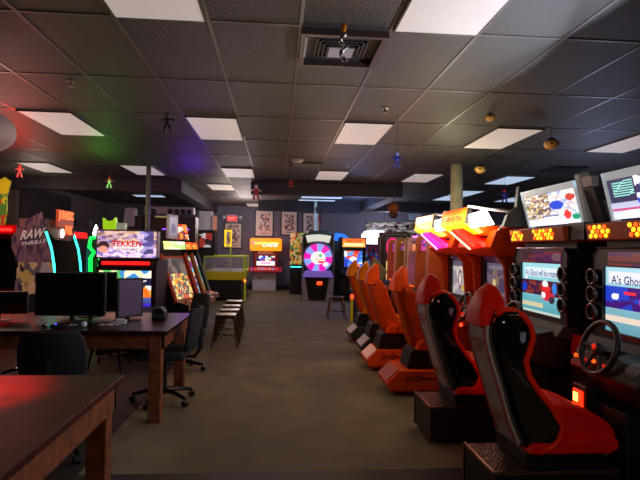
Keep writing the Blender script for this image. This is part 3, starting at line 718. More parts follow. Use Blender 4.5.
dup(st, (-.74, 8.3, 0), 'second nearest metal stool in the aisle line')
dup(st, (-.76, 8.9, 0), 'third metal stool in the aisle line')
dup(st, (-.78, 9.7, 0), 'farthest metal stool in the aisle line, toward the air hockey table')
dup(st, (1.24, 10.75, 0), 'dark metal stool right of the aisle before the orange-marquee cabinet')
dup(st, (-1.95, 6.3, 0), 'metal stool half hidden behind the computer desk')
t = thing('light_gun_console', 'low navy console with a glowing cyan lamp and a cloth on top', 'console', (1.68, 10.6, 0))
bx('body', mat('navy_panel', (30, 40, 90), .5), t, -.13, .13, -.15, .35, 0, .62, .01)
MB().prism([(-.06, .44), (.06, .44), (0, .56)], -.17, -.15).build('lamp', mat('cyan_lamp', (90, 220, 235), .4, emit=5, ecol=(50, 190, 230)), t)
MB().prism([(-.16, .62), (-.05, .70), (.1, .72), (.2, .68), (.18, .62)], -.18, .3).build('cloth', mat('lilac_cloth', (180, 165, 190), .8), t, .02)
t = thing('token_post', 'short yellow post with a glowing red tip beside the navy console', 'post', (1.50, 10.3, 0))
MB().cyl((0, 0, 0), (0, 0, .46), .03).build('post', m_yellow, t); MB().ball((0, 0, .5), .035, .035, .05).build('tip', m_redlamp, t)
t = thing('console_box', 'pale pink panelled box between the navy console and amber seats', 'console', (2.02, 10.15, 0))
bx('body', mat('pink_panel', (160, 120, 150), .5), t, -.14, .14, -.15, .3, 0, .72, .02); bx('lid', m_pale, t, -.15, .15, -.16, .31, .72, .74)

# ---------------------------------------------------------------- prize wheel
t = thing('prize_wheel_machine', 'tall prize machine with a magenta and blue spinning wheel', 'arcade machine', (1.14, 14.55, 0), -.1)
bx('cabinet', m_black, t, -.4, .44, .12, .8, 0, 1.88, .02)
MB().prism([(-.42, 0), (-.25, 0), (-.36, .62), (-.46, .62)], .0, .14).build('white_flank', m_pale, t); MB().prism([(.42, 0), (.22, 0), (.32, .62), (.46, .62)], .0, .14).build('white_flank', m_pale, t)
MB().prism([(-.25, 0), (.22, 0), (.32, .62), (-.36, .62)], .04, .14).build('black_front', m_gloss, t)
MB().prism([(-.44, .66), (.44, .66), (.36, .84), (-.36, .84)], -.16, .12).build('console', mat('violet_console', (120, 90, 190), .4, emit=.35, ecol=(150, 120, 230)), t, .03, 3)
bx('red_button', m_redlamp, t, -.02, .12, -.0, .045, .44, .53)
W0 = Vector((0, 0, 1.2))
def wheel_cols(u, v): return (u - .5) ** 2 + (v - .5) ** 2 < .25
seg = []
for k in range(12):
    a0, a1 = 2 * PI * k / 12 + .1, 2 * PI * (k + 1) / 12 + .1
    seg.append(('p', [(.5, .5), (.5 + .8 * math.cos(a0), .5 + .8 * math.sin(a0)), (.5 + .8 * math.cos(a1), .5 + .8 * math.sin(a1))], (235, 20, 170) if k % 2 else (130, 160, 235)))
seg += [('e', .5, .5, .25, .22, (235, 235, 240)), ('e', .45, .56, .1, .09, (250, 220, 220)), ('r', .38, .42, .7, .47, (240, 190, 60)), ('r', .5, .32, .74, .4, (230, 50, 70)), ('e', .58, .58, .06, .07, (110, 190, 120)), ('e', .76, .28, .1, .07, (245, 240, 250))]
wh = art('wheel', A_SCR, t, (-.41, -.03, .79), (.82, 0, 0), (0, 0, .82), seg, 56, 56, .01, 1, wheel_cols)
MB().tube([(.42 * math.cos(a * PI / 20), -.02, 1.2 + .42 * math.sin(a * PI / 20)) for a in range(40)], .028, 8, True).build('wheel_rim', mat('violet_rim', (150, 130, 180), .3, metal=.7), t, smooth=True)
MB().lathe([(.41, 0), (.41, .12)], (0, .10, 1.2), 40, Matrix.Rotation(PI / 2, 3, 'X')).build('wheel_drum', m_dark, t)
hd = [(-.36, 1.82), (-.18, 1.85), (0, 1.86), (.18, 1.85), (.36, 1.82)]; hd2 = [(.30, 1.62), (.15, 1.66), (0, 1.67), (-.15, 1.66), (-.30, 1.62)]
for sx in (-.44, .44): MB().prism([(.1, 0), (.0, .62), (-.02, 1.7), (.2, 1.86), (.8, 1.86), (.8, 0)], sx - .02, sx + .02, 'x').build('side_panel', mat('grey_side', (110, 108, 116), .4), t)
MB().prism(hd + hd2, -.02, .1).build('header_sign', mat('header_glow', (240, 240, 225), .4, emit=.7, ecol=(235, 240, 220)), t)
text('lettering', 'BIG WIN', m_rtext, t, (-.2, -.022, 1.69), (.4, 0, 0), (0, 0, .07)) if False else None
MB().prism([(-.3, 1.88), (.34, 1.88), (.3, 1.97), (-.26, 1.97)], .1, .6).build('topper', mat('dark_teal', (30, 60, 62), .4), t, .02)
art('side_art', A_SOFT, t, (-.405, .78, .2), (0, -.64, 0), (0, 0, 1.3), [('n', 30, [(170, 160, 180), (70, 60, 80), (30, 26, 34), (120, 110, 130)])], 10, 24, .004)

t = thing('pinball_machine', 'machine with busy green and orange floral artwork left of the prize wheel', 'arcade machine', (.66, 16.4, 0))
FL = [('r', 0, 0, 1, 1, (60, 90, 40)), ('n', 140, [(200, 60, 30), (50, 120, 50), (230, 150, 50), (90, 40, 30), (120, 160, 70), (210, 170, 120)])]
bx('cabinet', m_black, t, -.26, .26, .02, .6, 0, 1.1); art('backbox', A_SOFT, t, (-.27, .0, .95), (.62, 0, 0), (0, 0, 1.0), FL, 30, 44, .3, 41)
bx('teal_light', mat('teal_glow', (90, 230, 220), .4, emit=2.5, ecol=(60, 220, 210)), t, -.25, .2, -.03, 0, .86, .89)

# ---------------------------------------------------------------- multi-game cabinet
t = thing('arcade_cabinet', 'white two-player cabinet with a wide glowing orange marquee against the back wall', 'arcade machine', (-.44, 17.75, 0))
bx('base', mat('white_laminate', (200, 190, 205), .45), t, -.40, .40, 0, .6, 0.0, .62, .01); bx('coin_door', m_grey, t, -.14, -.08, -.006, 0, .38, .46)
MB().prism([(.1, .62), (-.25, .64), (-.25, .72), (.1, .82)], -.56, .60, 'x').build('control_panel', mat('pink_red_panel', (190, 50, 70), .4, emit=.1), t, .02)
for k in range(8): MB().ball((-.42 + .12 * k, -.18, .73), .022).build('button', [mat('blue_glow', (90, 140, 255), .4, emit=3), m_redlamp, m_hex][k % 3], t)
bx('monitor_housing', m_redp, t, -.36, .44, .1, .5, .74, 1.26, .02)
art('screen', A_SCR, t, (-.27, .095, .86), (.62, 0, 0), (0, 0, .33), [('r', 0, 0, 1, 1, (235, 230, 240)), ('n', 30, [(40, 40, 60), (220, 60, 60), (60, 70, 190), (60, 150, 80), (235, 230, 240), (235, 230, 240)], 0, .45, 1, 1), ('r', .2, .2, .8, .3, (200, 120, 160))], 28, 16, .01, 6)
bx('neck', m_pale, t, -.24, .3, .12, .4, 1.26, 1.36)
mq = []
for k in range(24):
    a = 2 * PI * k / 24; c, s_ = math.cos(a), math.sin(a)
    mq.append((.04 + (.47 if c > 0 else -.47) + .07 * c, 1.575 + (.145 if s_ > 0 else -.145) + .07 * s_))
q = MB().prism(mq, .0, .16).build('marquee', mat('orange_marquee', (255, 140, 10), .4, emit=1.7, ecol=(255, 120, 5)), t)
MB().prism([(-.35, 1.66), (.45, 1.66), (.45, 1.58), (-.35, 1.58)], -.004, .0).build('yellow_glow_band', mat('yellow_band', (255, 210, 60), .4, emit=2, ecol=(255, 195, 30)), q)
text('lettering', 'MULTI', mat('pinkish_print', (235, 130, 130), .4, emit=.8), q, (-.46, -.006, 1.55), (.34, 0, 0), (0, 0, .15), .2, bold=.02)
text('lettering', 'CADE', mat('glow_white_print', (250, 240, 245), .4, emit=1.2), q, (-.08, -.006, 1.50), (.56, 0, 0), (0, 0, .13), .5, bold=.02)

# ---------------------------------------------------------------- air hockey table
t = thing('air_hockey_table', 'yellow-rimmed air hockey table with clear shields near the back wall', 'air hockey table', (-1.43, 14.2, 0))
bx('body', m_black, t, -.5, .46, .05, 2.2, .06, .6, .02)
for a in (-.4, .36):
    for b in (.2, 2.0): bx('leg', m_char, t, a - .06, a + .06, b - .06, b + .06, 0, .08)
MB().prism([(-.58, .60), (-.55, .56), (.51, .56), (.54, .60), (.54, .80), (-.58, .80)], 0, 2.3).build('rim', m_yellow, t, .02)
bx('playfield', m_white, t, -.48, .44, .1, 2.2, .80, .805)
ygl = mat('yellow_green_frame', (180, 190, 50), .4, emit=.15)
for y in (.03, 2.26): MB().tube([(-.55, y, .8), (-.55, y, 1.2), (.51, y, 1.2), (.51, y, .8)], .018, 6).build('shield_frame', ygl, t)
gm = bpy.data.materials.new('clear_shield'); gm.use_nodes = True; gb = gm.node_tree.nodes['Principled BSDF']
gb.inputs['Alpha'].default_value = .38; gb.inputs['Roughness'].default_value = .15; gb.inputs['Base Color'].default_value = (.55, .56, .66, 1)
bx('shield', gm, t, -.54, .50, .025, .035, .8, 1.19)
for a, b in ((-.2, .06), (.1, .1), (.3, .05)): MB().tube([(a + b * math.cos(k * PI / 6), .02, 1.0 + b * 1.1 * math.sin(k * PI / 6)) for k in range(12)], .006, 5, True).build('shield_print', m_pale, t)
MB().tube([(.56, .04, 0), (.56, .04, 1.28)], .025, 8).build('corner_post', ygl, t); MB().ball((.56, .0, .55), .03).build('goal_lamp', mat('amber_red_lamp', (255, 90, 20), .4, emit=7), t)
MB().tube([(.1, .7, .8), (.1, .7, 2.0)], .02, 8).build('score_post', ygl, t)
sb = MB(); sb.box(-.06, .1, .6, .8, 1.48, 1.53); sb.box(-.06, .1, .6, .8, 1.90, 1.95); sb.box(-.08, -.04, .6, .8, 1.48, 1.95); sb.box(.08, .12, .6, .8, 1.48, 1.95)
sb.build('scoreboard', mat('glowing_yellow_frame', (235, 215, 30), .4, emit=.8, ecol=(235, 200, 20)), t)

# ---------------------------------------------------------------- back-wall pictures, exit sign, outlet
def poster(x0, x1, z0, z1, label, cols, seed, ytop=None):
    t = thing('framed_poster', label, 'poster', ((x0 + x1) / 2, 18.5, 0), group='framed posters on the back wall')
    w = (x1 - x0) / 2
    fr = MB()
    fr.box(-w, w, -.04, 0, z1 - .035, z1); fr.box(-w, w, -.04, 0, z0, z0 + .035); fr.box(-w, -w + .035, -.04, 0, z0, z1); fr.box(w - .035, w, -.04, 0, z0, z1)
    fr.build('frame', m_black, t)
    rnd = random.Random(seed)
    sh = [('r', 0, 0, 1, 1, (225, 205, 190)), ('n', 160, cols + [(225, 205, 190)] * 2, .2, .25, .8, .88), ('e', .5, .3, .26, .12, cols[0]), ('e', .5, .3, .17, .07, (225, 200, 180))]
    for k in range(26): sh.append(('e', rnd.uniform(.15, .85), rnd.uniform(.2, .9), .05, .04, rnd.choice([(225, 205, 190), (40, 30, 34), cols[1]])))
    sh.append(('r', .3, .08, .7, .12, (60, 44, 50)))
    art('print', A_PRINT, t, (-w + .03, -.02, z0 + .03), (2 * w - .06, 0, 0), (0, 0, z1 - z0 - .06), sh, 24, 34, .01, seed)
poster(-1.90, -1.26, 1.42, 2.34, 'framed poster with a round brown ink swirl beneath the exit sign', [(120, 80, 50), (90, 60, 60), (190, 150, 120), (225, 205, 190)], 51)
poster(-.82, -.16, 1.86, 2.82, 'framed poster with orange and blue ink directly above the orange marquee', [(200, 90, 50), (70, 80, 130), (225, 205, 190), (150, 70, 60)], 52)
poster(.09, .70, 1.92, 2.80, 'framed poster with dark red ink, left of the slim pale pole', [(130, 50, 60), (60, 60, 80), (225, 205, 190), (160, 130, 130)], 53)
poster(.86, 1.50, 1.92, 2.76, 'framed poster with grey and blue ink behind the slim pale pole', [(80, 80, 100), (150, 120, 80), (225, 205, 190), (60, 80, 120)], 54)
t = thing('exit_sign', 'red lit exit sign with two emergency lamp heads on the back wall', 'exit sign', (-1.62, 18.5, 0))
bx('housing', m_pale, t, -.2, .2, -.09, 0, 2.34, 2.62, .01); bx('red_face', mat('exit_red', (235, 30, 30), .4, emit=1.2, ecol=(240, 20, 20)), t, -.16, .16, -.1, -.09, 2.39, 2.57)
text('lettering', 'EXIT', mat('exit_glow', (255, 210, 200), .4, emit=1.6, ecol=(255, 120, 110)), t, (-.12, -.101, 2.43), (.24, 0, 0), (0, 0, .1), bold=.01)
for sx in (-1, 1): MB().ball((sx * .29, -.09, 2.52), .07, .06, .07).build('lamp_head', m_white, t, smooth=True); bx('lamp_arm', m_pale, t, *(sorted((sx * .2, sx * .25))), -.08, -.05, 2.50, 2.54)
o = bx('wall_outlet', m_white, None, 1.02, 1.10, 18.47, 18.5, .42, .54); tag(o, 'small white outlet low on the back wall', 'outlet')

# ---------------------------------------------------------------- left: upright cabinets facing the aisle (+X)
def slant_cab(loc, label, side, scr, mqs, seed, top):
    t = thing('arcade_cabinet', label, 'arcade machine', loc, PI / 2 - .4, group='slanted cabinets behind the desk chairs')
    t.scale = (.86, 1, 1)
    prof = [(0, 0), (-.02, .45), (-.36, .52), (-.36, .60), (-.14, .64), (.14, 1.32), (.1, 1.40), (.12, 1.52), (.5, 1.52), (.5, 0)]
    for sx in (-1, 1): MB().prism(prof, sx * .36 - .012, sx * .36 + .012, 'x').build('side_panel', m_black, t)
    MB().prism([(0.02, 0), (0.02, .45), (-.10, .60), (.16, 1.30), (.14, 1.50), (.48, 1.50), (.48, 0)], -.347, .347, 'x').build('body', m_dark, t)
    for sx in (-.36, .36): MB().tube([(sx, -.16, .64), (sx, .12, 1.33)], .026, 6).build('edge_trim', side, t)
    MB().prism([(-.115, .63), (.135, 1.30), (.15, 1.30), (-.06, .63)], -.33, .33, 'x').build('screen_surround', side, t)
    art('screen', A_SCR, t, (-.27, -.112, .67), (.54, 0, 0), (0, .222, .60), scr, 30, 36, .006, seed)
    MB().prism([(0, .50), (-.36, .53), (-.36, .61), (-.10, .66)], -.36, .36, 'x').build('control_panel', mat('tan_panel', (170, 125, 105), .5), t)
    for k in range(6): MB().ball((-.25 + .1 * k, -.25, .635), .017).build('button', [m_redp, m_white, m_hexd][k % 3], t)
    art('marquee', A_SCR, t, (-.33, .09, 1.40), (.66, 0, 0), (0, .02, .12), mqs, 20, 6, .01, seed)
    if top == 'sign':
        b = bx('topper_sign', m_white, t, -.1, .2, .16, .2, 1.56, 1.93, .01); art('topper_print', A_SOFT, b, (-.07, .158, 1.60), (.24, 0, 0), (0, 0, .29), [('g', (150, 150, 180), (190, 190, 215)), ('e', .5, .4, .3, .25, (120, 120, 160))], 10, 12, .004)
    if top == 'poster':
        art('topper_art', A_SCR, t, (-.3, .14, 1.56), (.6, 0, 0), (0, .06, .26), [('r', 0, 0, 1, 1, (235, 200, 160)), ('n', 24, [(200, 60, 40), (230, 140, 60), (240, 220, 200), (120, 60, 60)])], 16, 12, .02, seed)
    return t
S1 = [('g', (200, 170, 60), (110, 90, 80)), ('n', 170, [(220, 170, 60), (70, 90, 60), (200, 80, 50), (230, 210, 140), (90, 90, 110)], 0, 0, 1, .6), ('n', 20, [(80, 70, 70), (110, 96, 90), (60, 60, 64)], 0, .6, 1, 1)]
S2 = [('g', (40, 150, 200), (60, 90, 180)), ('n', 110, [(40, 120, 210), (90, 200, 220), (60, 60, 160), (120, 60, 150), (220, 220, 120)])]
S3 = [('g', (60, 160, 120), (70, 60, 120)), ('n', 60, [(50, 150, 120), (90, 70, 150), (180, 200, 90), (60, 60, 120), (200, 190, 220)])]
MY = [('g', (230, 235, 190), (200, 230, 170)), ('n', 14, [(225, 235, 150), (180, 220, 130), (240, 240, 220)])]
MO = [('g', (255, 130, 30), (240, 80, 20)), ('r', .1, .3, .9, .6, (255, 180, 70))]
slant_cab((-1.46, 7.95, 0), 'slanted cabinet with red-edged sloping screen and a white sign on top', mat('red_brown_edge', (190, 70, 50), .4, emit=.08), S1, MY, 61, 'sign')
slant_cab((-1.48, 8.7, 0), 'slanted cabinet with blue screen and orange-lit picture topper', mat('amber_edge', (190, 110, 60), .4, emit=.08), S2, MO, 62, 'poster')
slant_cab((-1.50, 9.45, 0), 'slanted cabinet with green screen, farthest of the three behind the desk chairs', mat('grey_edge', (110, 110, 120), .4), S3, MO, 63, None)

# fighting game
t = thing('fighting_game_cabinet', 'fighting game cabinet with a wide lit marquee and red light bar behind the desk', 'arcade machine', (-1.95, 6.9, 0))
bx('body', m_dark, t, -.38, .38, .05, .7, 0, 1.25, .01)
TK = [('g', (200, 150, 190), (190, 150, 120)), ('n', 130, [(200, 160, 130), (150, 110, 100), (180, 150, 190), (120, 100, 150), (220, 190, 170)], 0, .5, 1, 1),
      ('n', 120, [(190, 160, 230), (230, 190, 220), (120, 110, 180), (240, 220, 240)], 0, 0, 1, .35), ('e', .1, .42, .1, .2, (60, 34, 40)), ('e', .1, .3, .09, .12, (225, 150, 130)), ('n', 10, [(90, 80, 150), (160, 150, 210), (80, 70, 120)], .72, .15, .95, 1),
      ('e', .52, .38, .26, .17, (240, 225, 225)), ('r', .66, .7, .78, .9, (210, 190, 220))]
q = MB(); q.box(-.39, .39, 0, .12, 1.27, 1.29); q.box(-.39, .39, 0, .12, 1.63, 1.65); q.box(-.39, -.375, 0, .12, 1.27, 1.65); q.box(.375, .39, 0, .12, 1.27, 1.65)
q.build('marquee_frame', mat('silver_edge', (160, 160, 175), .3, metal=.8), t)
q = art('marquee', A_SCR, t, (-.375, .01, 1.29), (.75, 0, 0), (0, 0, .34), TK, 60, 28, .1, 71)
text('lettering', 'TEKKEN', mat('red_logo', (200, 20, 40), .4, emit=.8), q, (-.19, .006, 1.43), (.38, 0, 0), (0, 0, .075), .1, bold=.03)
text('lettering', 'TAG TOURNAMENT', mat('steel_logo', (120, 110, 150), .4, emit=.5), q, (-.14, .006, 1.375), (.28, 0, 0), (0, 0, .035), .1, bold=.02)
bx('back_board', m_black, t, -.38, .38, .12, .2, 1.25, 1.65)
bx('red_light_bar', mat('red_tube', (255, 30, 30), .4, emit=3.2, ecol=(255, 16, 14)), t, -.31, .29, -.02, .03, 1.195, 1.235, .01)
bx('screen_frame', m_black, t, -.38, .38, .0, .05, .58, 1.17)
art('screen', A_SCR, t, (-.34, -.004, .62), (.66, 0, 0), (0, 0, .50), [('g', (40, 40, 120), (150, 210, 240)), ('n', 30, [(60, 140, 210), (90, 190, 90), (235, 240, 220), (240, 235, 180)], 0, .8, 1, 1), ('n', 40, [(240, 110, 30), (60, 50, 60), (235, 235, 240), (250, 160, 60), (30, 30, 60)], 0, .3, 1, .8),
     ('e', .32, .25, .08, .12, (250, 60, 60)), ('r', 0, .06, 1, .14, (60, 40, 190)), ('r', .2, .68, .5, .74, (250, 110, 30))], 44, 36, .01, 72)
MB().prism([(.05, .5), (-.28, .54), (-.28, .6), (.0, .66)], -.42, .42, 'x').build('control_panel', m_char, t, .01)
for k in range(2):
    x = -.26 + .4 * k
    MB().cyl((x, -.18, .62), (x, -.18, .68), .006, n=6).build('joystick', m_metal, t); MB().ball((x, -.18, .70), .018).build('joystick_ball', m_redp, t)
t = thing('mascot_topper', 'lime green lit box with pointed corners on top of the fighting game marquee', 'topper', (-2.17, 7.0, 1.65))
MB().prism([(-.12, 0), (-.13, .16), (-.08, .11), (.0, .12), (.03, .17), (.04, .1), (.04, 0)], 0, .1).build('shape', mat('lime_glow', (170, 220, 50), .4, emit=.7, ecol=(150, 210, 20)), t, .01)
bx('white_box', mat('pale_green_glow', (190, 210, 180), .4, emit=.15), t, .05, .16, 0, .1, 0, .09)

# theatre-style jurassic cabinet
t = thing('theatre_cabinet', 'enclosed bench-style shooting cabinet with teal light strips and orange lettered sign', 'arcade machine', (-3.41, 8.43, 0), PI / 2)
def jp_side(x0, x1):
    pr = [(.0, 1.62), (-.09, 1.35), (-.14, 1.0), (-.12, .6), (-.1, 0), (.48, 0), (.40, .8), (.36, 1.15), (.46, 1.40), (.46, 1.55), (.36, 1.70), (.22, 1.82), (.05, 1.92)]
    return MB().prism(pr, x0, x1, 'x'), pr
b, pr = jp_side(-.53, -.49); sp = b.build('near_side_panel', mat('maroon_side', (110, 66, 76), .5), t)
b2, _ = jp_side(.49, .53); b2.build('far_side_panel', mat('maroon_side', (110, 66, 76), .5), t)
# printed art on the near side (faces -x in the cabinet's frame)
def msk(u, v):
    y = .48 - u * .62; z = v * 1.92
    return inpoly(y, z, pr)
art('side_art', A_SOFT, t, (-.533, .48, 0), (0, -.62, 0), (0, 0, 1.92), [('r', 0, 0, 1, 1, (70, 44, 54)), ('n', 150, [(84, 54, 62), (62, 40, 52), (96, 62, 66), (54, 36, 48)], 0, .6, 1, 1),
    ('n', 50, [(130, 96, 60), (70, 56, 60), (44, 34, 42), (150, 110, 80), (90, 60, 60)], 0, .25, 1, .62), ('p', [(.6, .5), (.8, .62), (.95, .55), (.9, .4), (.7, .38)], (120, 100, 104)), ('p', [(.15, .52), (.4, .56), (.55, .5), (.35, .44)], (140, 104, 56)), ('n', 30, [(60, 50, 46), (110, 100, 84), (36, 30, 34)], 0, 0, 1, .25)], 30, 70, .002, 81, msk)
text('lettering', 'RAW', m_rawt, t, (-.538, .34, 1.50), (0, -.33, .05), (0, -.03, .14), .1, bold=.03)
text('lettering', 'THRILLS', m_rawt, t, (-.538, .33, 1.41), (0, -.35, .06), (0, -.01, .06), .1, bold=.03)
m_teal = mat('teal_neon', (90, 230, 215), .4, emit=3.5, ecol=(50, 225, 200))
for x in (-.51, .51): MB().tube([(x, -.01, 1.63), (x, -.09, 1.40), (x, -.135, 1.15), (x, -.15, .95), (x, -.14, .7)], .018, 8).build('light_strip', m_teal, t, smooth=True)
bx('roof', mat('tan_roof', (120, 95, 85), .6), t, -.49, .49, .0, .38, 1.6, 1.82); bx('rear_wall', m_black, t, -.49, .49, .38, .42, 0, 1.62)
MB().prism([(-.45, 1.60), (-.3, 1.52), (.3, 1.5), (.45, 1.6), (.45, 1.68), (-.45, 1.68)], -.05, .0).build('rust_fringe', mat('rust', (130, 52, 32), .6), t)
bx('bench', m_char, t, -.46, .46, .1, .36, 0, .5, .02); bx('backrest', mat('grey_backrest', (90, 84, 84), .6), t, -.46, .46, .28, .37, .5, 1.02, .02); bx('dark_box', m_black, t, -.08, .08, -.05, .1, .6, 1.0)
MB().ball((0, .3, 1.3), .3, .06, .3).build('round_screen', m_gloss, t, smooth=True)
jm = mat('jurassic_orange', (255, 110, 10), .4, emit=2.2, ecol=(255, 90, 5))
sg = bx('sign_board', mat('sign_amber', (140, 60, 20), .5, emit=.3, ecol=(220, 70, 10)), t, -.28, .32, -.08, -.05, 1.72, 1.98)
text('lettering', 'JURASSIC', jm, sg, (-.27, -.083, 1.80), (.58, 0, 0), (0, 0, .17), bold=.04); text('lettering', 'PARK', jm, sg, (-.02, -.083, 1.60), (.3, 0, 0), (0, 0, .15), bold=.04)
MB().ball((-.06, -.06, 1.62), .035, .03, .07).build('white_lamp', m_lampw, t)
o = None
t = thing('theatre_cabinet', 'dark machine with a red light bar just behind the teal-lit cabinet', 'arcade machine', (-3.7, 10.0, 0), PI / 2)
bx('body', m_dark, t, -.5, .5, .05, .7, 0, 1.72); bx('red_light_bar', mat('red_tube', (255, 30, 30), .4), t, -.42, .42, 0, .05, 1.58, 1.68, .01)
MB().ball((-.2, .02, 1.2), .22, .04, .3).build('pink_disc', mat('pink_disc', (120, 50, 70), .5, emit=.15), t, smooth=True)
t = thing('neon_cabinet', 'cabinet outlined in curved green neon left of the fighting game', 'arcade machine', (-2.86, 8.6, 0), .5)
m_gneon = mat('green_neon', (40, 230, 110), .4, emit=2.2, ecol=(10, 220, 70))
bx('body', mat('dark_green_body', (24, 50, 34), .5), t, -.13, .13, .04, .4, 0, 1.58, .02)
MB().tube([(.02, 0, 1.58), (-.13, 0, 1.56), (-.15, 0, 1.42), (-.08, 0, 1.33), (-.13, 0, 1.24), (-.12, 0, .9)], .03, 8).build('neon_tube', m_gneon, t, smooth=True)
MB().tube([(.1, 0, 1.5), (.12, 0, 1.3), (.02, 0, 1.26), (.0, 0, 1.1), (.04, 0, .9)], .025, 8).build('neon_tube', m_gneon, t, smooth=True)
MB().lathe([(.03, 0), (.05, .05), (.03, .14), (.006, .2)], (-.04, .1, 1.58)).build('white_flame_lamp', mat('bluewhite_lamp', (225, 230, 255), .4, emit=5), t, smooth=True)
bx('wall_switch', m_grey, None, -5.86, -5.84, 0, 0.01, 0, 0.01) if False else None

# red-lit ride at the left edge
t = thing('driving_ride', 'dark ride with a long red neon tube and blue lamps at left edge', 'arcade machine', (-4.55, 8.45, 0))
bx('canopy', m_dark, t, -.9, .5, 0, .9, 1.52, 1.6); bx('rear_panel', m_dark, t, -.9, .5, .8, .9, 0, 1.6)
m_rt = mat('red_neon', (255, 40, 40), .4, emit=7, ecol=(255, 24, 20))
MB().tube([(-.9, -.03, 1.665), (.42, -.03, 1.665)], .022, 8).build('neon_tube', m_rt, t); bx('neon_backing', m_redp, t, -.9, .48, 0, .03, 1.6, 1.74)
MB().prism([(-.9, 0), (-.9, .8), (-.5, .95), (-.05, .7), (.35, .72), (.5, .5), (.5, 0)], .1, .7).build('body', mat('ride_maroon', (60, 16, 20), .3), t, .03)
MB().ball((-.25, .1, 1.02), .22, .12, .14).build('red_cowl', m_redp, t, smooth=True)
art('white_emblem', A_SOFT, t, (-.62, .09, .82), (.3, 0, 0), (0, 0, .26), [('r', 0, 0, 1, 1, (30, 12, 14)), ('n', 16, [(235, 225, 225), (30, 12, 14), (30, 12, 14)])], 10, 9, .01, 3)
for k, (x, z, c) in enumerate([(-.28, .62, 'r'), (-.2, .58, 'r'), (-.12, .72, 'b'), (.14, .70, 'b'), (-.42, .7, 'r'), (.02, .70, 'b'), (-.34, .6, 'r')]):
    MB().ball((x, .06, z), .035 if k < 2 else .016).build('lamp', m_redlamp if c == 'r' else mat('blue_lamp', (60, 80, 255), .4, emit=6, ecol=(40, 60, 255)), t)
t = thing('hanging_standee', 'tall yellow and green printed cutout hanging at the left edge', 'hanging decoration', (-3.86, 7.6, 0))
o_ = [(-.3, 1.7), (.03, 1.7), (.06, 1.9), (.05, 2.1), (.10, 2.32), (.02, 2.38), (-.05, 2.33), (-.2, 2.42), (-.3, 2.4)]
MB().prism(o_, .0, .03).build('board', m_yellow, t)
art('print', A_PRINT, t, (-.3, -.002, 1.7), (.4, 0, 0), (0, 0, .72), [('r', 0, 0, 1, 1, (200, 190, 60)), ('n', 50, [(225, 205, 40), (90, 140, 50), (200, 80, 40), (170, 180, 70)]), ('r', 0, .62, 1, 1, (240, 205, 30)), ('e', .5, .8, .12, .06, (210, 80, 20))], 18, 34, .002, 91, lambda u, v: inpoly(-.3 + u * .4, 1.7 + v * .72, o_))
MB().cyl((-.1, .015, 2.38), (-.1, .015, HC), .004, n=6).build('cord', m_string, t)

# dance machine
t = thing('dance_machine', 'wide dance machine with round lamps along its white header and one white speaker tower', 'arcade machine', (-2.75, 13.0, 0)); t.scale = (1, 1, 1.07)
bx('body', m_black, t, -.9, .7, .1, .6, 0, 2.05)
h = bx('header', m_pale, t, -.54, .67, .0, .2, 2.1, 2.27, .02)
for x in (-.44, -.3, .1, .26, .41, .56): MB().lathe([(.06, 0), (.06, .03), (.03, .015)], (x, .0, 2.16), 16, Matrix.Rotation(PI / 2, 3, 'X')).build('header_lamp', m_black, h, smooth=True)
bx('gold_label', mat('gold_label', (190, 180, 110), .4, emit=.3), t, -.28, -.0, .09, .1, 2.02, 2.06); bx('violet_strip', mat('violet_tube', (140, 60, 230), .4, emit=2), t, -.1, .55, .06, .1, 1.74, 1.77)
for x in (-1.02,): MB().prism([(x - .02, 1.78), (x + .02, 2.20), (x + .12, 2.24), (x + .26, 2.22), (x + .26, 1.80)], .0, .3).build('speaker_tower', m_pale, t, .02); bx('tower_post', m_black, t, x + .02, x + .2, .05, .3, 0, 1.78)
for x in (-.62, -.5): bx('truss', m_char, t, x, x + .06, .02, .1, 1.7, 2.1)
t = thing('vending_cabinet', 'dark glass-front cabinet with red goods beside the air hockey table', 'vending machine', (-2.3, 16.8, 0))
bx('shell', m_dark, t, -.3, .3, .05, .6, 0, 2.0, .01); bx('door', m_black, t, -.27, .27, .02, .05, .5, 1.95)
art('goods', A_SOFT, t, (-.2, .018, 1.45), (.4, 0, 0), (0, 0, .45), [('r', 0, 0, 1, 1, (30, 20, 22)), ('n', 12, [(150, 50, 40), (40, 30, 30), (190, 185, 190), (40, 30, 30)])], 12, 12, .004, 14)
bx('corner_board', mat('peach_board', (200, 130, 100), .5), t, .24, .34, .0, .05, 2.0, 2.45)
o = bx('speaker_tower', m_pale, None, -2.55, -2.12, 16.88, 17.3, 2.003, 2.62, .02); tag(o, 'tall pale box on top of the dark glass-front cabinet', 'box')
# surveillance box on left wall
o = bx('wall_box', m_grey, None, -5.86, -5.5, 15.6, 15.9, 2.02, 2.2); tag(o, 'pale grey box fixed on the left wall above the teal-lit cabinet', 'wall box')

# ---------------------------------------------------------------- tables
def table(loc, label, x0, x1, y0, y1, aph, leg, mt):
    t = thing('wooden_table', label, 'table', loc)
    bx('tabletop', mt, t, x0, x1, y0, y1, .715, .75, .006)
    q = 0.03
    a = MB(); a.box(x0 + q, x1 - q, y0 + q, y0 + q + .035, aph, .715); a.box(x0 + q, x1 - q, y1 - q - .035, y1 - q, aph, .715); a.box(x0 + q, x0 + q + .035, y0 + q, y1 - q, aph, .715); a.box(x1 - q - .035, x1 - q, y0 + q, y1 - q, aph, .715)
    a.build('apron', m_woodl, t, .004)
    for x in (x0 + .05, x1 - .05 - leg):
        for y in (y0 + .02, y1 - .02 - leg): bx('leg', m_woodl, t, x, x + leg, y, y + leg, 0, .715, .006)
    return t
td = table((-2.1, 4.9, 0), 'dark wooden computer desk with a worn square leg, in the middle distance', -1.1, 1.22, -.6, .6, .60, .10, mat('desk_top', (48, 24, 17), .3, var=.5, nscale=10, bump=.2, bscale=25))
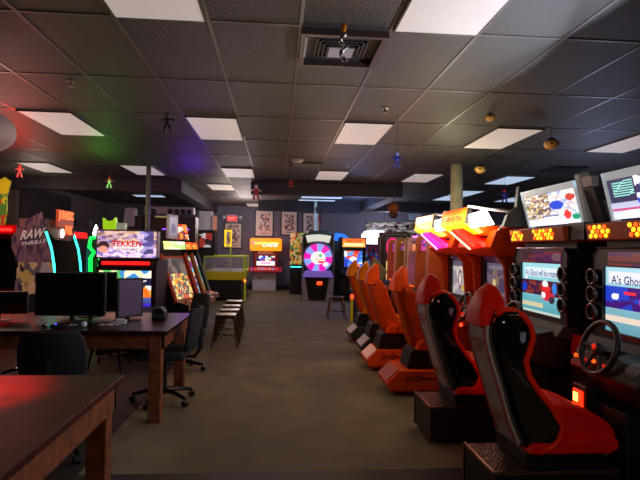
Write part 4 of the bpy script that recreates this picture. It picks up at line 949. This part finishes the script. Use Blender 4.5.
m_nt = mat('near_top', (62, 18, 14), .55, var=.5, nscale=8, bump=.3, bscale=18); m_nt.node_tree.nodes['Principled BSDF'].inputs['Specular IOR Level'].default_value = .2
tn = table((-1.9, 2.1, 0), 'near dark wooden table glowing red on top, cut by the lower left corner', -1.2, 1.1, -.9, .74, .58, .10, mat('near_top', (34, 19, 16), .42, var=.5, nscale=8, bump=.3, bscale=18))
bx('brace', m_woodl, tn, .2, 1.0, .2, .24, .3, .4)

# ---------------------------------------------------------------- office chairs
def chair(loc, rz, label, back='mesh'):
    t = thing('office_chair', label, 'chair', loc, rz, group='black office chairs')
    MB().prism([(-.24, -.22), (.24, -.22), (.25, .2), (-.25, .2)], .42, .49, 'z').build('seat', m_mesh, t, .03, 3)
    # backrest curved, at local -y, occupant faces +y
    vs = []; fs = []; NX, NZ = 10, 8
    for layer in (0, 1):
        for j in range(NZ + 1):
            v = j / NZ; z = .5 + .38 * v
            w = .215 * (1 - .25 * (abs(v - .5) * 2) ** 3)
            for i in range(NX + 1):
                u = i / NX * 2 - 1
                y = -.27 - .05 * v + .07 * u * u - .035 * layer
                vs.append((u * w, y, z))
    L = (NX + 1) * (NZ + 1)
    def I(i, j, l): return l * L + j * (NX + 1) + i
    for j in range(NZ):
        for i in range(NX):
            fs.append((I(i, j, 0), I(i + 1, j, 0), I(i + 1, j + 1, 0), I(i, j + 1, 0))); fs.append((I(i, j, 1), I(i, j + 1, 1), I(i + 1, j + 1, 1), I(i + 1, j, 1)))
    for i in range(NX):
        fs.append((I(i, 0, 0), I(i, 0, 1), I(i + 1, 0, 1), I(i + 1, 0, 0))); fs.append((I(i, NZ, 0), I(i + 1, NZ, 0), I(i + 1, NZ, 1), I(i, NZ, 1)))
    for j in range(NZ):
        fs.append((I(0, j, 0), I(0, j + 1, 0), I(0, j + 1, 1), I(0, j, 1))); fs.append((I(NX, j, 0), I(NX, j, 1), I(NX, j + 1, 1), I(NX, j + 1, 0)))
    MB().add(vs, fs).build('backrest', m_mesh, t, .012)
    MB().tube([(0, -.05, .42), (0, -.28, .42), (0, -.33, .5), (0, -.33, .7)], .02, 8).build('back_support', m_black, t)
    MB().cyl((0, 0, .10), (0, 0, .42), .028).build('gas_lift', m_black, t)
    b = MB().cyl((0, 0, .08), (0, 0, .13), .04).build('base_hub', m_black, t)
    for k in range(5):
        a = 2 * PI * k / 5 + .3; c, s = math.cos(a), math.sin(a)
        MB().tube([(.02 * c, .02 * s, .11), (.15 * c, .15 * s, .1), (.28 * c, .28 * s, .07)], [.025, .02, .015], 8).build('base_arm', m_gloss, b)
        MB().cyl((.28 * c - .02 * s, .28 * s + .02 * c, .028), (.28 * c + .02 * s, .28 * s - .02 * c, .028), .028, n=12).build('caster', m_black, b)
    return t
c0 = chair((-1.03, 4.93, 0), PI / 2, 'office chair tucked under the right end of the desk, its wheels showing')
dup(c0, (-1.12, 6.15, 0), 'office chair behind the desk in front of the slanted cabinets', rz=.6 + PI / 2)
dup(c0, (-1.46, 3.76, 0), 'office chair seen from behind between the near table and the desk', rz=0.05)
dup(c0, (-2.62, 5.85, 0), 'office chair at the far left side of the desk, mostly in darkness', rz=PI)

# ---------------------------------------------------------------- on the desk
def monitor(loc, rz, label, w, h, scr, lift=.06):
    t = thing('computer_monitor', label, 'monitor', loc, rz, group='computer monitors')
    bx('housing', m_black, t, -w / 2, w / 2, 0, .04, lift, lift + h, .006); bx('display', scr, t, -w / 2 + .018, w / 2 - .018, -.003, .0, lift + .02, lift + h - .018)
    bx('rear_bulge', m_black, t, -w / 4, w / 4, .04, .08, lift + h * .2, lift + h * .75, .02)
    MB().cyl((0, .06, .012), (0, .06, lift + h * .3), .022).build('stand', m_black, t); MB().lathe([(.12, 0), (.12, .008), (.03, .014)], (0, .05, 0), 24).build('base', m_black, t)
    return t
m_off = mat('switched_off_screen', (13, 16, 14), .25); m_lav = mat('violet_reflection_screen', (104, 90, 122), .3)  # grey-violet: reflection on a switched-off screen, put into its base colour
monitor((-1.82, 4.75, .75), 0, 'wide switched-off monitor on the desk, largest of the monitors', .60, .38, m_off)
monitor((-1.80, 5.15, .75), .1, 'black monitor half hidden behind the largest one', .5, .38, m_off, .05)
monitor((-1.34, 4.9, .75), .72, 'upright grey-violet monitor turned sideways on the desk', .25, .36, m_lav, .03)
monitor((-2.5, 4.85, .75), .1, 'low black monitor on the desk at the left edge', .52, .2, m_off, .06)
t = thing('desk_phone', 'small black device at the right of the desk monitors', 'desk device', (-1.10, 5.0, .75))
MB().prism([(-.06, 0), (-.05, .1), (.02, .12), (.06, .08), (.07, 0)], -.06, .06).build('body', m_black, t, .01); bx('handset', m_char, t, -.05, .06, -.07, -.05, .02, .06)
for k, (x, y, r, l) in enumerate([(-1.9, 4.45, .022, 'silver ball-shaped knob under the largest monitor'), (-1.6, 4.48, .026, 'pale round knob on the desk right of the largest monitor')]):
    o = MB().ball((x, y, .75 + r), r).build('ball', m_metal if k == 0 else m_white, smooth=True); tag(o, l, 'ball')
t = thing('controller', 'black game controller with a blue light on the desk', 'controller', (-1.78, 4.45, .75))
MB().prism([(-.07, -.03), (.07, -.03), (.08, .02), (.04, .04), (-.04, .04), (-.08, .02)], 0, .03, 'z').build('body', m_char, t, .01); MB().ball((-.03, -.01, .032), .006).build('light', mat('blue_lamp', (60, 80, 255)), t)
rn = random.Random(5)
for k, (x, y, l) in enumerate([(-1.42, 4.55, 'tangle of thin pale cable in front of the sideways monitor'), (-1.52, 4.62, 'loop of dark cable beside the sideways monitor'), (-1.75, 4.5, 'short white cable under the largest monitor')]):
    pts = []
    for i in range(30):
        a = i * .55; pts.append((x + (.05 + .03 * math.sin(i * 1.3)) * math.cos(a), y + .04 * math.sin(a * 1.2), .757 + .012 * abs(math.sin(i * .9))))
    o = MB().tube(pts, .0045, 5).build('cable', m_pale if k != 1 else m_char, smooth=True); tag(o, l, 'cable')
o = MB().prism([(-.05, 0), (.05, 0), (.06, .03), (-.02, .04)], -.03, .03).build('paper_scrap', m_white, loc=(-1.38, 4.72, .75)); tag(o, 'crumpled white scrap on the desk behind the cables', 'paper')
o = MB().prism([(-.1, -.05), (.1, -.06), (.09, .05), (-.09, .06)], 0, .008, 'z').build('paper_sheet', m_redp, loc=(-2.45, 4.48, .75)); tag(o, 'small red-tinted sheet at the left of the desk', 'paper')
t = thing('keyboard', 'black keyboard in front of the low monitor at the left', 'keyboard', (-2.62, 4.6, .75)); bx('case', m_black, t, -.2, .15, -.06, .06, 0, .02, .004)
for r in range(3): bx('key_row', m_char, t, -.19, .14, -.05 + .035 * r, -.025 + .035 * r, .02, .026)

# ---------------------------------------------------------------- hanging decorations (plain dolls and ornaments)
def doll(x, y, ztop, h, label, c1, c2, pose=.3, hat=None):
    t = thing('hanging_figure', label, 'hanging figure', (x, y, ztop - h), group='small figures hung from the ceiling')
    k = h
    MB().ball((0, 0, .84 * k), .12 * k, .11 * k, .13 * k).build('head', c2, t, smooth=True)
    MB().ball((0, 0, .56 * k), .13 * k, .09 * k, .19 * k).build('torso', c1, t, smooth=True)
    for s in (-1, 1):
        MB().tube([(s * .1 * k, 0, .68 * k), (s * (.24 + pose * .1) * k, 0, (.58 + pose * .1) * k), (s * .3 * k, -.03 * k, (.48 + pose * .3) * k)], [.05 * k, .045 * k, .05 * k], 8).build('arm', c2 if hat else c1, t, smooth=True)
        MB().tube([(s * .06 * k, 0, .42 * k), (s * .12 * k, -.02 * k, .22 * k), (s * (.12 + pose * .15) * k, 0, .04 * k)], [.06 * k, .06 * k, .075 * k], 8).build('leg', c1, t, smooth=True)
    MB().cyl((0, 0, .96 * k), (0, 0, HC - (ztop - h)), .0025, n=5).build('string', m_string, t)
    return t
d_or = mat('doll_olive', (96, 84, 60), .6); d_bl = mat('doll_blue', (44, 60, 170), .4); d_sk = mat('doll_tan', (200, 150, 110), .6); d_wh = mat('doll_white', (220, 210, 205), .6); d_rd = mat('doll_red', (185, 40, 44), .5); d_dk = mat('doll_dark', (50, 52, 60), .5)
doll(-1.04, 4.9, 2.69, .2, 'dark little figure hung on a string left of centre', d_dk, d_or)
doll(1.28, 5.55, 2.52, .19, 'blue jointed figure on a string, arms out', d_bl, mat('doll_lightblue', (110, 130, 200), .5))
doll(-.45, 10.4, 2.72, .32, 'white and red figure with round head by the centre beam', d_rd, d_wh, .2, True)
doll(-2.95, 9.3, 2.66, .22, 'pink and white figure under the left beam', d_wh, d_rd, .2, True)
doll(-4.12, 8.6, 2.72, .22, 'tiny pale figure above the red neon at upper left', d_wh, d_sk)
doll(.22, 9.6, 2.74, .16, 'small orange-red figure near the slotted vent', d_rd, d_or)
doll(.95, 13.0, 2.52, .18, 'tiny dark figure against the back wall', d_dk, d_or)
doll(1.12, 14.0, 2.38, .2, 'small rust-coloured figure by the slim pale pole', d_rd, d_or)
doll(4.05, 9.0, 2.58, .26, 'small blue and red figure above the orange cabinets', d_bl, d_rd)
doll(.42, 3.1, 3.0, .3, 'silver and orange figure dangling beside the air vent', m_metal, d_or) if False else None
t = thing('hanging_ornament', 'silvery twisted ornament dangling over the boxed air vent', 'hanging ornament', (.40, 3.28, 2.64))
MB().tube([(.02 * math.cos(a * .8), .02 * math.sin(a * .8), .012 * a) for a in range(16)], [.006 + .006 * (a % 3) for a in range(16)], 6).build('twist', m_metal, t, smooth=True)
MB().ball((0, 0, .22), .018, .018, .03).build('orange_bead', m_orange2, t, smooth=True); MB().cyl((0, 0, .2), (0, 0, .29), .003, n=5).build('string', m_string, t)
o = MB().ball((2.52, 11.2, 2.37), .13, .12, .12).build('hanging_ornament', mat('brown_felt', (150, 84, 34), .8), smooth=True)
tag(o, 'brown mushroom-shaped ornament hanging before the comic mural', 'hanging ornament')
MB().ball((2.52, 11.2, 2.22), .10, .09, .08).build('lower_part', mat('tan_felt', (90, 60, 46), .8), o, smooth=True); MB().cyl((2.52, 11.2, 2.48), (2.52, 11.2, HC), .003, n=5).build('string', m_string, o)
m_tan = mat('tan_shell', (205, 160, 80), .5)
for k, (x, y, z, r, l) in enumerate([(2.22, 5.3, 2.86, .055, 'tan boxy ornament on the ceiling above the cream column'), (3.17, 5.8, 2.71, .085, 'tan bowl-shaped ornament with two dark studs, largest of these'), (3.06, 7.65, 2.70, .085, 'tan bowl-shaped ornament with dark studs near the cream column')]):
    t = thing('hanging_ornament', l, 'hanging ornament', (x, y, z), group='tan ceiling ornaments')
    MB().lathe([(.2 * r, -.8 * r), (.7 * r, -.6 * r), (r, -.1 * r), (.95 * r, .3 * r)], n=20).build('bowl', m_tan, t, smooth=True)
    MB().lathe([(.8 * r, .3 * r), (.5 * r, .7 * r), (.1 * r, .9 * r)], n=16).build('cap', m_char, t, smooth=True)
    for s in (-1, 1): MB().ball((s * .45 * r, -.85 * r, -.1 * r), .17 * r).build('stud', m_black, t)
    MB().cyl((0, 0, .8 * r), (0, 0, HC - z), .003, n=5).build('string', m_string, t)
o = MB().ball((-2.59, 4.72, 2.42), .27, .27, .19, 24, 14).build('hanging_globe', mat('pale_globe', (215, 190, 185), .6), smooth=True)
tag(o, 'pale round globe hanging at the upper left edge, lit red', 'hanging globe'); MB().cyl((-2.59, 4.72, 2.6), (-2.59, 4.72, HC), .005, n=6).build('cord', m_string, o)

# ---------------------------------------------------------------- lights
def plight(name, loc, col, e, r=.15, spot=None, rot=None):
    l = bpy.data.lights.new(name, 'SPOT' if spot else 'POINT'); l.energy = e; l.color = lin(col)[:3]; l.shadow_soft_size = r
    if spot: l.spot_size = spot; l.spot_blend = .8
    o = bpy.data.objects.new(name, l); COL.objects.link(o); o.location = loc
    if rot: o.rotation_euler = rot
    return o
plight('red_uplight', (-3.95, 8.0, 2.35), (255, 14, 12), 30, .12)
plight('red_table_fill', (-1.5, 2.5, 2.3), (255, 4, 10), 760, .05, math.radians(36))  # unseen red spot added to imitate the red sheen on the near table
plight('red_desk_fill', (-2.6, 4.5, 1.9), (255, 4, 10), 200, .05, math.radians(38))  # unseen red spot added for the red streak on the desk
plight('red_globe_fill', (-3.0, 5.3, 2.1), (255, 14, 12), 7, .1)  # added red point without a fixture, tints the hanging globe
plight('green_uplight', (-3.0, 9.0, 2.35), (20, 235, 70), 8, .12)
plight('violet_uplight', (-1.7, 10.4, 2.35), (120, 40, 255), 14, .12)
plight('blue_back_fill', (2.2, 14.4, 2.3), (130, 170, 255), 50, .3)  # unseen blue fill added to cool the back room
plight('back_room_fill', (-1.0, 16.0, 2.3), (255, 235, 235), 64, .3)  # fill without a fixture, added to lift the back wall and posters
plight('corner_fill', (3.7, 17.3, 2.2), (240, 232, 255), 30, .2)  # added fill that brightens the comic mural
plight('right_back_fill', (5.2, 8.0, 1.7), (190, 205, 255), 42, .3)  # unseen cool fill added to brighten the ceiling behind the right row
plight('left_back_fill', (-4.9, 10.9, 2.3), (255, 228, 210), 14, .2)  # fill added to bring the far left walls out of black
plight('left_wall_fill', (-3.6, 6.7, 2.1), (255, 225, 210), 22, .3)  # unseen fill added so the side lettering on the left reads
plight('right_row_fill', (1.0, 9.2, 1.9), (255, 205, 165), 26, .2)  # warm fill added for the dark right row, no lamp there
plight('aisle_fill', (.2, 5.4, 1.7), (255, 225, 190), 12, .3)  # unseen warm fill added to light the orange seats from the aisle
plight('column_fill', (2.5, 7.3, 2.25), (255, 250, 205), 20, .2)  # fill added to brighten the cream column and the ceiling near it
for yy, e in ((2.9, 72), (4.0, 42)):
    d = Vector((-math.sin(math.radians(64)), 0, math.cos(math.radians(64))))
    o = plight('marquee_light', (2.03, yy, 2.0), (225, 232, 255), e, .04, math.radians(130))
    o.data.spot_blend = .12; o.rotation_euler = d.to_track_quat('-Z', 'Y').to_euler()
plight('sign_lamp_light', (1.75, 5.0, 1.98), (255, 240, 215), 10, .1)
plight('red_seat_light', (1.75, 3.4, .75), (255, 30, 12), 1.5, .06)
plight('lounge_fill', (-.8, -1.5, 2.3), (255, 222, 190), 9, .5)  # soft unseen fill added behind the viewer
plight('seat_side_fill', (1.0, .8, 1.7), (255, 225, 200), 20, .3)  # unseen warm fill added to bring up the red seats
plight('right_row_near_fill', (1.75, 7.1, 1.95), (255, 200, 150), 16, .15)  # another added fill, for the cabinet sides in the right row
plight('hockey_fill', (-1.3, 13.0, 2.3), (255, 235, 215), 16, .2)  # unseen fill added to brighten the air hockey table
plight('left_aisle_fill', (-.9, 5.9, 1.7), (255, 210, 165), 7, .3)  # unseen warm fill added over the left aisle

w = bpy.data.worlds.new('world'); w.use_nodes = True; sc.world = w
w.node_tree.nodes['Background'].inputs['Color'].default_value = (.02, .02, .025, 1)
w.node_tree.nodes['Background'].inputs['Strength'].default_value = .3
vs_ = sc.view_settings
vs_.view_transform = 'Standard'; vs_.look = 'None'; vs_.exposure = 0.0; vs_.gamma = 1.0; vs_.use_curve_mapping = False
sc.cycles.use_denoising = True
